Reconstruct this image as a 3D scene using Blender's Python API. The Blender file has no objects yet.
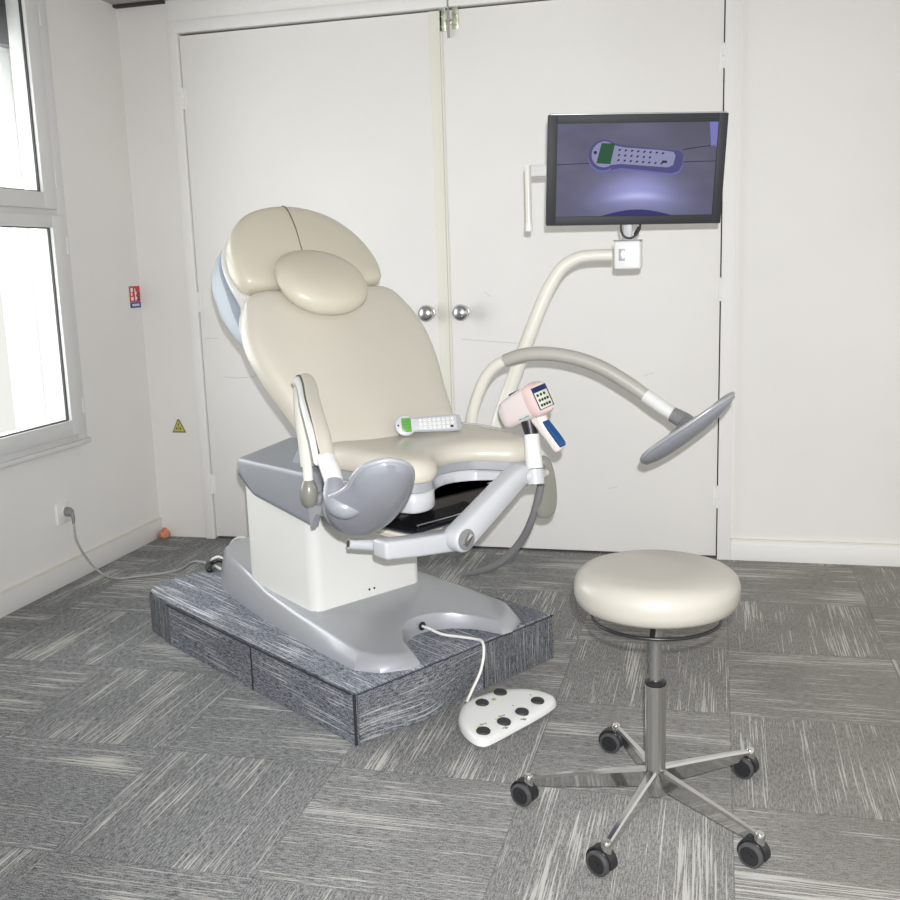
import bpy, bmesh, math, random
from mathutils import Vector, Matrix
random.seed(7)
SC = bpy.context.scene
COL = SC.collection
PI = math.pi

# ------------------------------------------------------------------ materials
def nt(name):
    m = bpy.data.materials.new(name); m.use_nodes = True
    t = m.node_tree; b = t.nodes['Principled BSDF']
    return m, t, b
def N(t, typ, **kw):
    n = t.nodes.new(typ)
    for k, v in kw.items():
        if k in n.inputs: n.inputs[k].default_value = v
        else: setattr(n, k, v)
    return n
def ramp(t, stops, interp='LINEAR'):
    r = t.nodes.new('ShaderNodeValToRGB'); r.color_ramp.interpolation = interp
    e = r.color_ramp.elements
    while len(e) < len(stops): e.new(0.5)
    for i, (p, c) in enumerate(stops):
        e[i].position = p; e[i].color = (*c, 1) if len(c) == 3 else c
    return r
def math_n(t, op, a, b=None, c=None):
    n = t.nodes.new('ShaderNodeMath'); n.operation = op
    for i, x in enumerate((a, b, c)):
        if x is None: continue
        if isinstance(x, (int, float)): n.inputs[i].default_value = x
        else: t.links.new(x, n.inputs[i])
    return n.outputs[0]
def mix_c(t, fac, a, b):
    n = t.nodes.new('ShaderNodeMix'); n.data_type = 'RGBA'
    for s, x in ((n.inputs[0], fac), (n.inputs[6], a), (n.inputs[7], b)):
        if isinstance(x, (int, float)): s.default_value = x
        elif isinstance(x, tuple): s.default_value = (*x, 1)
        else: t.links.new(x, s)
    return n.outputs[2]

def plain(name, col, rough=.5, metal=0., var=.04, vscale=6., bump=0., bscale=200., coat=0., emit=0.):
    m, t, b = nt(name)
    tc = N(t, 'ShaderNodeTexCoord')
    no = N(t, 'ShaderNodeTexNoise'); no.inputs['Scale'].default_value = vscale; no.inputs['Detail'].default_value = 4
    t.links.new(tc.outputs['Object'], no.inputs['Vector'])
    r = ramp(t, [(.3, tuple(c * (1 - var) for c in col)), (.7, tuple(min(1, c * (1 + var)) for c in col))])
    t.links.new(no.outputs[0], r.inputs[0]); t.links.new(r.outputs[0], b.inputs['Base Color'])
    b.inputs['Roughness'].default_value = rough; b.inputs['Metallic'].default_value = metal
    if coat: b.inputs['Coat Weight'].default_value = coat; b.inputs['Coat Roughness'].default_value = .15
    if bump:
        n2 = N(t, 'ShaderNodeTexNoise'); n2.inputs['Scale'].default_value = bscale; n2.inputs['Detail'].default_value = 3
        t.links.new(tc.outputs['Object'], n2.inputs['Vector'])
        bp = N(t, 'ShaderNodeBump'); bp.inputs['Strength'].default_value = bump; bp.inputs['Distance'].default_value = .002
        t.links.new(n2.outputs[0], bp.inputs['Height']); t.links.new(bp.outputs[0], b.inputs['Normal'])
    if emit:
        t.links.new(r.outputs[0], b.inputs['Emission Color']); b.inputs['Emission Strength'].default_value = emit
    return m

def emissive(name, col, s=1.0):
    m, t, b = nt(name)
    b.inputs['Base Color'].default_value = (0, 0, 0, 1); b.inputs['Roughness'].default_value = .25
    b.inputs['Emission Color'].default_value = (*col, 1); b.inputs['Emission Strength'].default_value = s
    b.inputs['Specular IOR Level'].default_value = .05
    return m

def wall_mat(name, col, scuff=.0):
    m, t, b = nt(name)
    tc = N(t, 'ShaderNodeTexCoord')
    no = N(t, 'ShaderNodeTexNoise'); no.inputs['Scale'].default_value = 1.3; no.inputs['Detail'].default_value = 6
    t.links.new(tc.outputs['Object'], no.inputs['Vector'])
    c2 = tuple(c * .955 for c in col)
    r = ramp(t, [(.35, c2), (.65, col)]); t.links.new(no.outputs[0], r.inputs[0])
    out = r.outputs[0]
    if scuff:
        mp = N(t, 'ShaderNodeMapping'); mp.inputs['Scale'].default_value = (1.2, 1, 9)
        t.links.new(tc.outputs['Object'], mp.inputs['Vector'])
        n2 = N(t, 'ShaderNodeTexNoise'); n2.inputs['Scale'].default_value = 3.0; n2.inputs['Detail'].default_value = 8; n2.inputs['Roughness'].default_value = .7
        t.links.new(mp.outputs[0], n2.inputs['Vector'])
        r2 = ramp(t, [(.70, (0, 0, 0)), (.78, (1, 1, 1))]); t.links.new(n2.outputs[0], r2.inputs[0])
        out = mix_c(t, math_n(t, 'MULTIPLY', r2.outputs[0], scuff), out, tuple(c * .7 for c in col))
    t.links.new(out, b.inputs['Base Color'])
    n3 = N(t, 'ShaderNodeTexNoise'); n3.inputs['Scale'].default_value = 140; n3.inputs['Detail'].default_value = 2
    t.links.new(tc.outputs['Object'], n3.inputs['Vector'])
    bp = N(t, 'ShaderNodeBump'); bp.inputs['Strength'].default_value = .12; bp.inputs['Distance'].default_value = .002
    t.links.new(n3.outputs[0], bp.inputs['Height']); t.links.new(bp.outputs[0], b.inputs['Normal'])
    b.inputs['Roughness'].default_value = .6
    return m

def carpet_mat(name, dark, light, streakc, tile=(.505, .51), origin=(-.957, 1.83), mode='tiles', warm=None, amount=1.0, cover=.782):
    """woven carpet: random short light streaks; 'tiles' = quarter turned square tiles, 'x' / 'y' / 'z' = streaks along that axis"""
    m, t, b = nt(name)
    tc = N(t, 'ShaderNodeTexCoord'); L = t.links.new
    sp = N(t, 'ShaderNodeSeparateXYZ'); L(tc.outputs['Object'], sp.inputs[0])
    X, Y, Z = sp.outputs
    if mode == 'tiles':
        gx = math_n(t, 'DIVIDE', math_n(t, 'SUBTRACT', X, origin[0]), tile[0])
        gy = math_n(t, 'DIVIDE', math_n(t, 'SUBTRACT', Y, origin[1]), tile[1])
        ix = math_n(t, 'FLOOR', gx); iy = math_n(t, 'FLOOR', gy)
        par = math_n(t, 'FLOORED_MODULO', math_n(t, 'ADD', ix, iy), 2.0)       # 1 -> streaks along y
        inv = math_n(t, 'SUBTRACT', 1.0, par)
        fx = math_n(t, 'SUBTRACT', gx, ix); fy = math_n(t, 'SUBTRACT', gy, iy)
        along = math_n(t, 'ADD', math_n(t, 'MULTIPLY', Y, par), math_n(t, 'MULTIPLY', X, inv))
        across = math_n(t, 'ADD', math_n(t, 'MULTIPLY', X, par), math_n(t, 'MULTIPLY', Y, inv))
        tid = math_n(t, 'ADD', math_n(t, 'MULTIPLY', ix, 7.31), math_n(t, 'MULTIPLY', iy, 3.77))
        fac_c = math_n(t, 'ADD', math_n(t, 'MULTIPLY', fx, par), math_n(t, 'MULTIPLY', fy, inv))
        wn = N(t, 'ShaderNodeTexWhiteNoise'); wn.noise_dimensions = '1D'; L(tid, wn.inputs['W'])
        rnd = wn.outputs['Value']
    else:
        ax = {'x': (X, Z, Y), 'y': (Y, Z, X), 'z': (Z, X, Y)}[mode]
        along = ax[0]; across = math_n(t, 'ADD', ax[1], ax[2]); tid = 0.0; fac_c = None
    cb = N(t, 'ShaderNodeCombineXYZ')
    L(math_n(t, 'MULTIPLY', along, 3.6), cb.inputs[0]); L(math_n(t, 'MULTIPLY', across, 215.0), cb.inputs[1])
    if mode == 'tiles': L(tid, cb.inputs[2])
    n1 = N(t, 'ShaderNodeTexNoise'); n1.inputs['Scale'].default_value = 1.0; n1.inputs['Detail'].default_value = 5; n1.inputs['Roughness'].default_value = .62
    L(cb.outputs[0], n1.inputs['Vector'])
    # clusters
    cb2 = N(t, 'ShaderNodeCombineXYZ')
    L(math_n(t, 'MULTIPLY', along, 3.0), cb2.inputs[0]); L(math_n(t, 'MULTIPLY', across, 11.0), cb2.inputs[1])
    if mode == 'tiles': L(math_n(t, 'ADD', tid, 11.0), cb2.inputs[2])
    n2 = N(t, 'ShaderNodeTexNoise'); n2.inputs['Scale'].default_value = 1.0; n2.inputs['Detail'].default_value = 2
    L(cb2.outputs[0], n2.inputs['Vector'])
    thr = math_n(t, 'MULTIPLY_ADD', n2.outputs[0], -.42, cover)
    if fac_c is not None:
        # each tile carries one denser band of streaks near one side
        d = math_n(t, 'ABSOLUTE', math_n(t, 'SUBTRACT', fac_c, math_n(t, 'MULTIPLY_ADD', rnd, .75, .12)))
        band = math_n(t, 'MAXIMUM', math_n(t, 'MULTIPLY_ADD', d, -7.0, 1.0), 0.0)
        thr = math_n(t, 'SUBTRACT', thr, math_n(t, 'MULTIPLY', band, .055))
    s = math_n(t, 'MULTIPLY', math_n(t, 'SUBTRACT', n1.outputs[0], thr), 16.0)
    s = math_n(t, 'MINIMUM', math_n(t, 'MAXIMUM', s, 0.0), 1.0)
    s = math_n(t, 'MULTIPLY', s, .85 * amount)
    # fine loop speckle
    n3 = N(t, 'ShaderNodeTexNoise'); n3.inputs['Scale'].default_value = 260; n3.inputs['Detail'].default_value = 2
    L(tc.outputs['Object'], n3.inputs['Vector'])
    cb4 = N(t, 'ShaderNodeCombineXYZ')
    L(math_n(t, 'MULTIPLY', along, 45.0), cb4.inputs[0]); L(math_n(t, 'MULTIPLY', across, 330.0), cb4.inputs[1])
    n4 = N(t, 'ShaderNodeTexNoise'); n4.inputs['Scale'].default_value = 1.0; n4.inputs['Detail'].default_value = 3
    L(cb4.outputs[0], n4.inputs['Vector'])
    sp2 = math_n(t, 'MULTIPLY_ADD', n4.outputs[0], .55, math_n(t, 'MULTIPLY', n3.outputs[0], .45))
    r = ramp(t, [(.41, dark), (.585, light)]); L(sp2, r.inputs[0])
    base = r.outputs[0]
    if warm:
        g = math_n(t, 'MINIMUM', math_n(t, 'MAXIMUM', math_n(t, 'MULTIPLY_ADD', X, .55, .62), 0.0), 1.0)
        base = mix_c(t, g, base, mix_c(t, .5, base, warm))
    out = mix_c(t, s, base, streakc)
    if fac_c is not None:
        ex = math_n(t, 'ABSOLUTE', math_n(t, 'SUBTRACT', fx, .5)); ey = math_n(t, 'ABSOLUTE', math_n(t, 'SUBTRACT', fy, .5))
        e = math_n(t, 'GREATER_THAN', math_n(t, 'MAXIMUM', ex, ey), .4965)
        out = mix_c(t, math_n(t, 'MULTIPLY', e, .3), out, tuple(c * .6 for c in dark))
    # a few worn stains
    n5 = N(t, 'ShaderNodeTexNoise'); n5.inputs['Scale'].default_value = 1.7; n5.inputs['Detail'].default_value = 3
    L(tc.outputs['Object'], n5.inputs['Vector'])
    r5 = ramp(t, [(.35, (.80, .80, .80)), (.6, (1.06, 1.06, 1.06))]); L(n5.outputs[0], r5.inputs[0])
    mu = t.nodes.new('ShaderNodeMix'); mu.data_type = 'RGBA'; mu.blend_type = 'MULTIPLY'; mu.inputs[0].default_value = .7
    L(out, mu.inputs[6]); L(r5.outputs[0], mu.inputs[7])
    L(mu.outputs[2], b.inputs['Base Color'])
    b.inputs['Roughness'].default_value = .95; b.inputs['Specular IOR Level'].default_value = .15
    bp = N(t, 'ShaderNodeBump'); bp.inputs['Strength'].default_value = .6; bp.inputs['Distance'].default_value = .004
    L(sp2, bp.inputs['Height']); L(bp.outputs[0], b.inputs['Normal'])
    return m

def glass_mat():
    m = bpy.data.materials.new('window_glass'); m.use_nodes = True; t = m.node_tree; t.nodes.clear()
    o = N(t, 'ShaderNodeOutputMaterial'); tr = N(t, 'ShaderNodeBsdfTransparent'); gl = N(t, 'ShaderNodeBsdfGlossy'); gl.inputs['Roughness'].default_value = .02
    mx = N(t, 'ShaderNodeMixShader'); tr.inputs[0].default_value = (.97, .985, .98, 1)
    mx.inputs[0].default_value = .05; t.links.new(tr.outputs[0], mx.inputs[1]); t.links.new(gl.outputs[0], mx.inputs[2]); t.links.new(mx.outputs[0], o.inputs[0])
    return m

M = {}
M['wall'] = wall_mat('painted_wall', (.80, .78, .75))
M['walll'] = wall_mat('painted_wall_left', (.82, .80, .775))
M['door'] = wall_mat('painted_door', (.83, .81, .78), .5)
M['doorstrip'] = wall_mat('aged_cream_paint', (.79, .77, .68))
M['trim'] = wall_mat('painted_trim', (.83, .815, .79))
M['ceil'] = wall_mat('ceiling_paint', (.42, .41, .40))
M['gap'] = plain('dark_gap', (.05, .045, .04), .9)
M['carpet'] = carpet_mat('carpet_tiles', (.096, .098, .102), (.355, .357, .358), (.60, .585, .55), warm=(.34, .315, .26))
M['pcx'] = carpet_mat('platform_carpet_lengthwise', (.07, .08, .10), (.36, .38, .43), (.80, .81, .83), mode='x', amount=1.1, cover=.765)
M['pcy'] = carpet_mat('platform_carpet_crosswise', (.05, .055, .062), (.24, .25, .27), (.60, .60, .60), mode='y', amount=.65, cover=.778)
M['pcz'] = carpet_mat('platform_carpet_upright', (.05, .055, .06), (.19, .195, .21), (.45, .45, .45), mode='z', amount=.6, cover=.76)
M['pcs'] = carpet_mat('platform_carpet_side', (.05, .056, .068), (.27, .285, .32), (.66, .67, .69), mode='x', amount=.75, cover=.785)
M['edge'] = plain('dark_carpet_edge', (.02, .022, .03), .8)
M['vinyl'] = plain('beige_vinyl', (.60, .565, .485), .38, var=.03, vscale=3, bump=.15, bscale=350, coat=.25)
M['vinyl2'] = plain('beige_vinyl_head', (.60, .555, .45), .38, var=.03, vscale=3, bump=.15, bscale=350, coat=.2)
M['vinyls'] = plain('pearl_vinyl', (.44, .415, .365), .34, var=.02, vscale=3, bump=.1, bscale=350, coat=.3)
M['vinylg'] = plain('grey_vinyl', (.42, .41, .37), .45, var=.05, bump=.4, bscale=90)
M['stitch'] = plain('dark_seam', (.10, .09, .075), .8)
M['silver'] = plain('silver_plastic', (.40, .41, .435), .32, metal=.25, var=.02, coat=.2)
M['silverd'] = plain('silver_plastic_dark', (.30, .315, .345), .38, metal=.15, var=.02)
M['lgrey'] = plain('light_grey_plastic', (.54, .55, .575), .35, var=.02, coat=.2)
M['shell'] = plain('pale_blue_grey_plastic', (.36, .40, .455), .5, var=.02)
M['bgrey'] = plain('blue_grey_plastic', (.265, .275, .305), .35, var=.03, coat=.25)
M['white'] = plain('white_plastic', (.74, .74, .725), .32, var=.01, coat=.25)
M['cream'] = plain('cream_lacquer', (.75, .73, .66), .3, var=.01, coat=.3)
M['column'] = plain('white_enamel', (.76, .755, .725), .35, var=.01, coat=.15)
M['olive'] = plain('olive_grey_plastic', (.24, .235, .20), .35, var=.04, coat=.3)
M['pgrey'] = plain('mid_grey_plastic', (.22, .22, .225), .4, var=.03, coat=.2)
M['black'] = plain('black_plastic', (.018, .018, .02), .35, var=.1)
M['rubber'] = plain('dark_rubber', (.03, .03, .032), .6, var=.1)
M['wheel'] = plain('grey_tyre', (.06, .06, .063), .5, var=.1)
M['basin'] = plain('dark_basin', (.012, .014, .02), .18, var=.1, coat=.4)
M['chrome'] = plain('polished_aluminium', (.62, .62, .61), .12, metal=1., var=.01)
M['steel'] = plain('brushed_steel', (.62, .62, .62), .25, metal=1., var=.05)
M['bolt'] = plain('aged_galvanised_steel', (.50, .53, .40), .35, metal=.8, var=.35, vscale=60)
M['pink'] = plain('pale_pink_plastic', (.80, .71, .70), .32, var=.02, coat=.2)
M['pinkd'] = plain('pink_plastic', (.70, .53, .51), .35, var=.04)
M['navy'] = plain('navy_plastic', (.012, .025, .10), .35)
M['blue'] = plain('blue_rubber', (.01, .07, .21), .4)
M['key'] = plain('key_panel', (.62, .66, .55), .4, var=.1, vscale=80)
M['teal'] = plain('teal_print', (.05, .40, .42), .5)
M['red'] = plain('red_print', (.60, .05, .04), .5)
M['redpink'] = plain('magenta_print', (.65, .08, .14), .5)
M['bluep'] = plain('blue_print', (.03, .06, .30), .5)
M['whitep'] = plain('white_print', (.85, .85, .85), .5)
M['yellow'] = plain('yellow_print', (.50, .44, .08), .5, var=.2, vscale=80)
M['greenp'] = plain('green_print', (.10, .30, .08), .5)
M['lcd'] = plain('green_lcd', (.11, .30, .06), .3, var=.08, vscale=120, emit=.08)
M['lcdline'] = plain('lcd_line', (.05, .20, .03), .3)
M['cable'] = plain('grey_cable', (.38, .38, .37), .5)
M['cablew'] = plain('white_cable', (.78, .77, .72), .45)
M['ivory'] = plain('ivory_plastic', (.80, .79, .75), .4, var=.01)
M['upvc'] = plain('window_upvc', (.70, .695, .685), .35, var=.01)
M['gasket'] = plain('window_gasket', (.03, .03, .03), .6)
M['orange'] = plain('orange_plastic', (.62, .25, .16), .6, var=.3, vscale=60)
M['scr'] = plain('monitor_black', (.020, .021, .026), .6, var=.05)
M['glass'] = glass_mat()
M['scratch'] = plain('scratch_mark', (.52, .50, .47), .8)
M['facade'] = plain('outdoor_facade', (.92, .92, .92), .8, var=.02)
M['shutter'] = plain('shutter_grey', (.16, .17, .18), .7)

# ------------------------------------------------------------------ mesh helpers
def tag(o, label=None, cat=None, group=None, kind=None):
    if label: o['label'] = label
    if cat: o['category'] = cat
    if group: o['group'] = group
    if kind: o['kind'] = kind
    return o
def empty(name, label=None, cat=None, loc=(0, 0, 0), rotz=0., group=None):
    o = bpy.data.objects.new(name, None); COL.objects.link(o); o.empty_display_size = .05
    o.location = loc; o.rotation_euler = (0, 0, rotz)
    return tag(o, label, cat, group)
def finish(name, bm, mat, parent=None, smooth=True, angle=40):
    bmesh.ops.remove_doubles(bm, verts=bm.verts, dist=1e-6)
    bmesh.ops.recalc_face_normals(bm, faces=bm.faces)
    me = bpy.data.meshes.new(name); bm.to_mesh(me); bm.free()
    mats = mat if isinstance(mat, (list, tuple)) else [mat]
    for x in mats: me.materials.append(x)
    if smooth:
        for p in me.polygons: p.use_smooth = True
        try: me.set_sharp_from_angle(angle=math.radians(angle))
        except Exception: pass
    o = bpy.data.objects.new(name, me); COL.objects.link(o)
    if parent: o.parent = parent
    return o
def xf(bm, geom, mtx):
    bmesh.ops.transform(bm, matrix=mtx, verts=geom)
def add_box(bm, lo, hi, bev=0., seg=2, mtx=None, mi=0):
    c = [(a + b) / 2 for a, b in zip(lo, hi)]; s = [abs(b - a) for a, b in zip(lo, hi)]
    r = bmesh.ops.create_cube(bm, size=1.0, matrix=Matrix.Translation(c) @ Matrix.Diagonal((*s, 1)))
    vs = r['verts']
    fs = {f for v in vs for f in v.link_faces}
    for f in fs: f.material_index = mi
    if bev > 0:
        es = list({e for v in vs for e in v.link_edges})
        rr = bmesh.ops.bevel(bm, geom=es, offset=bev, segments=seg, affect='EDGES', profile=.5)
        vs = list({v for f in rr['faces'] for v in f.verts} | {v for v in vs if v.is_valid})
        # collect the whole island
    if mtx is not None:
        seen = set(vs); st = list(vs)
        while st:
            v = st.pop()
            for e in v.link_edges:
                w = e.other_vert(v)
                if w not in seen: seen.add(w); st.append(w)
        xf(bm, list(seen), mtx)
    return bm
def box(name, lo, hi, mat, parent=None, bev=.003, seg=2, mtx=None):
    bm = bmesh.new(); add_box(bm, lo, hi, bev, seg, mtx)
    return finish(name, bm, mat, parent)
def catmull(pts, n=8):
    P = [Vector(p) for p in pts]
    if len(P) < 3: return P
    out = []
    ext = [P[0] * 2 - P[1]] + P + [P[-1] * 2 - P[-2]]
    for i in range(1, len(ext) - 2):
        a, b, c, d = ext[i - 1:i + 3]
        for k in range(n):
            s = k / n
            out.append(.5 * ((2 * b) + (c - a) * s + (2 * a - 5 * b + 4 * c - d) * s * s + (3 * b - a - 3 * c + d) * s ** 3))
    out.append(P[-1]); return out
def add_tube(bm, pts, rad, seg=16, cap=True, smooth_n=0, flat=1.0, ref=None, round_cap=False):
    """rad: number or list per input point; flat: squash of the section along ref direction"""
    P = [Vector(p) for p in pts]
    R_ = list(rad) if isinstance(rad, (list, tuple)) else [rad] * len(P)
    if smooth_n:
        Q = catmull(P, smooth_n); RR = []
        for i in range(len(Q)):
            x = i / smooth_n; k = min(int(x), len(R_) - 2); f = x - k
            RR.append(R_[k] * (1 - f) + R_[k + 1] * f)
        P, R_ = Q, RR
    if round_cap:
        def capring(p, d, r):
            return [(p + d * (r * math.sin(a)), r * math.cos(a)) for a in (PI / 8, PI / 4, PI * 3 / 8, PI * .49)]
        d0 = (P[0] - P[1]).normalized(); d1 = (P[-1] - P[-2]).normalized()
        s0 = capring(P[0], d0, R_[0])[::-1]; s1 = capring(P[-1], d1, R_[-1])
        P = [a for a, _ in s0] + P + [a for a, _ in s1]; R_ = [b for _, b in s0] + R_ + [b for _, b in s1]
    rings = []
    T = []
    for i in range(len(P)):
        a = P[max(i - 1, 0)]; b = P[min(i + 1, len(P) - 1)]
        T.append((b - a).normalized())
    up = Vector(ref) if ref is not None else (Vector((0, 0, 1)) if abs(T[0].z) < .9 else Vector((1, 0, 0)))
    nrm = (up - T[0] * up.dot(T[0])).normalized()
    for i in range(len(P)):
        nrm = (nrm - T[i] * nrm.dot(T[i])).normalized()
        bi = T[i].cross(nrm)
        rings.append([bm.verts.new(P[i] + nrm * (math.cos(2 * PI * k / seg) * R_[i] * flat) + bi * (math.sin(2 * PI * k / seg) * R_[i])) for k in range(seg)])
    for i in range(len(rings) - 1):
        for k in range(seg):
            bm.faces.new((rings[i][k], rings[i][(k + 1) % seg], rings[i + 1][(k + 1) % seg], rings[i + 1][k]))
    if cap:
        bm.faces.new(rings[0][::-1]); bm.faces.new(rings[-1])
    return bm
def tube(name, pts, rad, mat, parent=None, **kw):
    bm = bmesh.new(); add_tube(bm, pts, rad, **kw); return finish(name, bm, mat, parent)
def add_lathe(bm, prof, seg=32, mtx=None):
    """prof: (r, z) pairs bottom to top"""
    rings = []; vs = []
    for r, z in prof:
        if r < 1e-5: v = bm.verts.new((0, 0, z)); rings.append([v]); vs.append(v)
        else:
            rg = [bm.verts.new((r * math.cos(2 * PI * k / seg), r * math.sin(2 * PI * k / seg), z)) for k in range(seg)]
            rings.append(rg); vs += rg
    for a, b in zip(rings, rings[1:]):
        for k in range(seg):
            k2 = (k + 1) % seg
            if len(a) == 1 and len(b) > 1: bm.faces.new((a[0], b[k2], b[k]))
            elif len(b) == 1 and len(a) > 1: bm.faces.new((a[k], a[k2], b[0]))
            elif len(a) > 1: bm.faces.new((a[k], a[k2], b[k2], b[k]))
    if len(rings[0]) > 1: bm.faces.new(rings[0][::-1])
    if len(rings[-1]) > 1: bm.faces.new(rings[-1])
    if mtx is not None: xf(bm, vs, mtx)
    return bm
def lathe(name, prof, mat, parent=None, seg=32, mtx=None):
    bm = bmesh.new(); add_lathe(bm, prof, seg, mtx); return finish(name, bm, mat, parent)
def frame_m(o, x, y, z):
    m = Matrix.Identity(4)
    for i, v in enumerate((x, y, z)):
        for j in range(3): m[j][i] = v[j]
    for j in range(3): m[j][3] = o[j]
    return m
def orient(p, axis, ref=(0, 0, 1)):
    z = Vector(axis).normalized(); r = Vector(ref)
    if abs(z.dot(r)) > .95: r = Vector((1, 0, 0))
    x = (r - z * r.dot(z)).normalized(); y = z.cross(x)
    return frame_m(p, x, y, z)
def smooth_poly(pts, n=4, closed=True):
    P = [Vector(p) for p in pts]; out = []; L_ = len(P)
    for i in range(L_):
        a, b, c, d = P[(i - 1) % L_], P[i], P[(i + 1) % L_], P[(i + 2) % L_]
        for k in range(n):
            s = k / n
            out.append(.5 * ((2 * b) + (c - a) * s + (2 * a - 5 * b + 4 * c - d) * s * s + (3 * b - a - 3 * c + d) * s ** 3))
    return out
def poly_normals(P):
    n = len(P); area = sum(P[i][0] * P[(i + 1) % n][1] - P[(i + 1) % n][0] * P[i][1] for i in range(n))
    sg = 1 if area > 0 else -1; out = []
    for i in range(n):
        a, b = P[i - 1], P[(i + 1) % n]; d = Vector((b[0] - a[0], b[1] - a[1])); d.normalize()
        out.append(Vector((d[1], -d[0])) * sg)       # outward
    return out
def add_layers(bm, P, layers, mtx=None, top='fan', dome=0., center=None, zf=None, bottom=True):
    """stack of outlines: layers = (inset, z) from bottom to top; the top may dome; zf(x, y, z) remaps the height"""
    nr = poly_normals(P); rings = []; vs = []
    z_ = zf or (lambda x, y, z: z)
    def mk(x, y, z):
        v = bm.verts.new((x, y, z_(x, y, z))); vs.append(v); return v
    for ins, z in layers:
        rings.append([mk(p[0] - n[0] * ins, p[1] - n[1] * ins, z) for p, n in zip(P, nr)])
    n = len(P)
    ins, z = layers[-1]
    c = center or (sum(p[0] for p in P) / n, sum(p[1] for p in P) / n)
    if top == 'fan':
        base = [(v.co.x, v.co.y) for v in rings[-1]]
        for k in (.85, .68, .5, .32, .15):
            rings.append([mk(c[0] + (bx - c[0]) * k, c[1] + (by - c[1]) * k, z + dome * (1 - k * k)) for bx, by in base])
        cv = mk(c[0], c[1], z + dome)
    for a, b in zip(rings, rings[1:]):
        for k in range(n):
            bm.faces.new((a[k], a[(k + 1) % n], b[(k + 1) % n], b[k]))
    if top == 'fan':
        for k in range(n): bm.faces.new((rings[-1][k], rings[-1][(k + 1) % n], cv))
    elif top == 'flat':
        bm.faces.new(rings[-1])
    if bottom: bm.faces.new(rings[0][::-1])
    if mtx is not None: xf(bm, vs, mtx)
    return bm
def layers(name, P, lay, mat, parent=None, **kw):
    bm = bmesh.new(); add_layers(bm, P, lay, **kw); return finish(name, bm, mat, parent)
def round_layers(t, r, n=5, z0=0.):
    """fully rounded rim of a slab of thickness t, rim radius r"""
    out = []
    for k in range(n + 1):
        a = PI / 2 * k / n; out.append((r - r * math.sin(a), z0 + r - r * math.cos(a)))
    for k in range(n + 1):
        a = PI / 2 * k / n; out.append((r - r * math.cos(a), z0 + t - r + r * math.sin(a)))
    return out
def ellipse(a, b, n=40, c=(0, 0), p=2.0):
    out = []
    for k in range(n):
        t = 2 * PI * k / n; cs, sn = math.cos(t), math.sin(t)
        out.append(Vector((c[0] + a * math.copysign(abs(cs) ** (2 / p), cs), c[1] + b * math.copysign(abs(sn) ** (2 / p), sn))))
    return out
def rrect(x0, y0, x1, y1, r, n=5):
    out = []
    for cx, cy, a0 in ((x1 - r, y1 - r, 0), (x0 + r, y1 - r, 90), (x0 + r, y0 + r, 180), (x1 - r, y0 + r, 270)):
        for k in range(n + 1):
            a = math.radians(a0 + 90 * k / n); out.append(Vector((cx + r * math.cos(a), cy + r * math.sin(a))))
    return out
def text_obj(name, body, size, mat, parent, mtx, depth=.0004):
    cu = bpy.data.curves.new(name, 'FONT'); cu.body = body; cu.size = size; cu.align_x = 'CENTER'; cu.align_y = 'CENTER'; cu.extrude = depth
    o = bpy.data.objects.new(name, cu); COL.objects.link(o)
    dg = bpy.context.evaluated_depsgraph_get(); me = bpy.data.meshes.new_from_object(o.evaluated_get(dg))
    bpy.data.objects.remove(o); me.transform(mtx); me.materials.clear(); me.materials.append(mat)
    o = bpy.data.objects.new(name, me); COL.objects.link(o)
    if parent: o.parent = parent
    return o

# ------------------------------------------------------------------ camera
XR = Vector((.967768, -.014838, .251405)); 
CAMR = [[0.968, -0.015, 0.251], [0.25, 0.182, -0.951], [-0.032, 0.983, 0.18]]
def build_camera():
    def d(px, py): return Vector((px - 450, -(py - 450), -1020.)).normalized()
    Y = d(718, 254.5); X = -d(-3430, 388); X = (X - Y * X.dot(Y)).normalized(); Z = X.cross(Y)
    R = Matrix((X, Y, Z))
    cd = bpy.data.cameras.new('camera'); cd.sensor_width = 36; cd.lens = 1020 / 900 * 36; cd.clip_start = .05
    co = bpy.data.objects.new('camera', cd); COL.objects.link(co)
    co.matrix_world = Matrix.Translation((0, 0, 1.3)) @ R.to_4x4(); SC.camera = co
    return R
RC = build_camera()

# ------------------------------------------------------------------ room shell
XL, YB, ZC = -2.685, 4.43, 2.505
def struct(o): o['kind'] = 'structure'; return o
struct(box('floor', (XL - .1, -2.6, -.05), (2.6, YB + .1, 0), M['carpet'], bev=0))
# window opening in the left wall
WY0, WY1, WZ0, WZ1 = 2.20, 3.82, .62, 2.44
bm = bmesh.new()
add_box(bm, (XL - .30, -2.6, 0), (XL, WY0, ZC)); add_box(bm, (XL - .30, WY1, 0), (XL, YB + .1, ZC))
add_box(bm, (XL - .30, WY0, 0), (XL, WY1, WZ0)); add_box(bm, (XL - .30, WY0, WZ1), (XL, WY1, ZC))
struct(finish('wall_left', bm, M['walll'], smooth=False))
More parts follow.
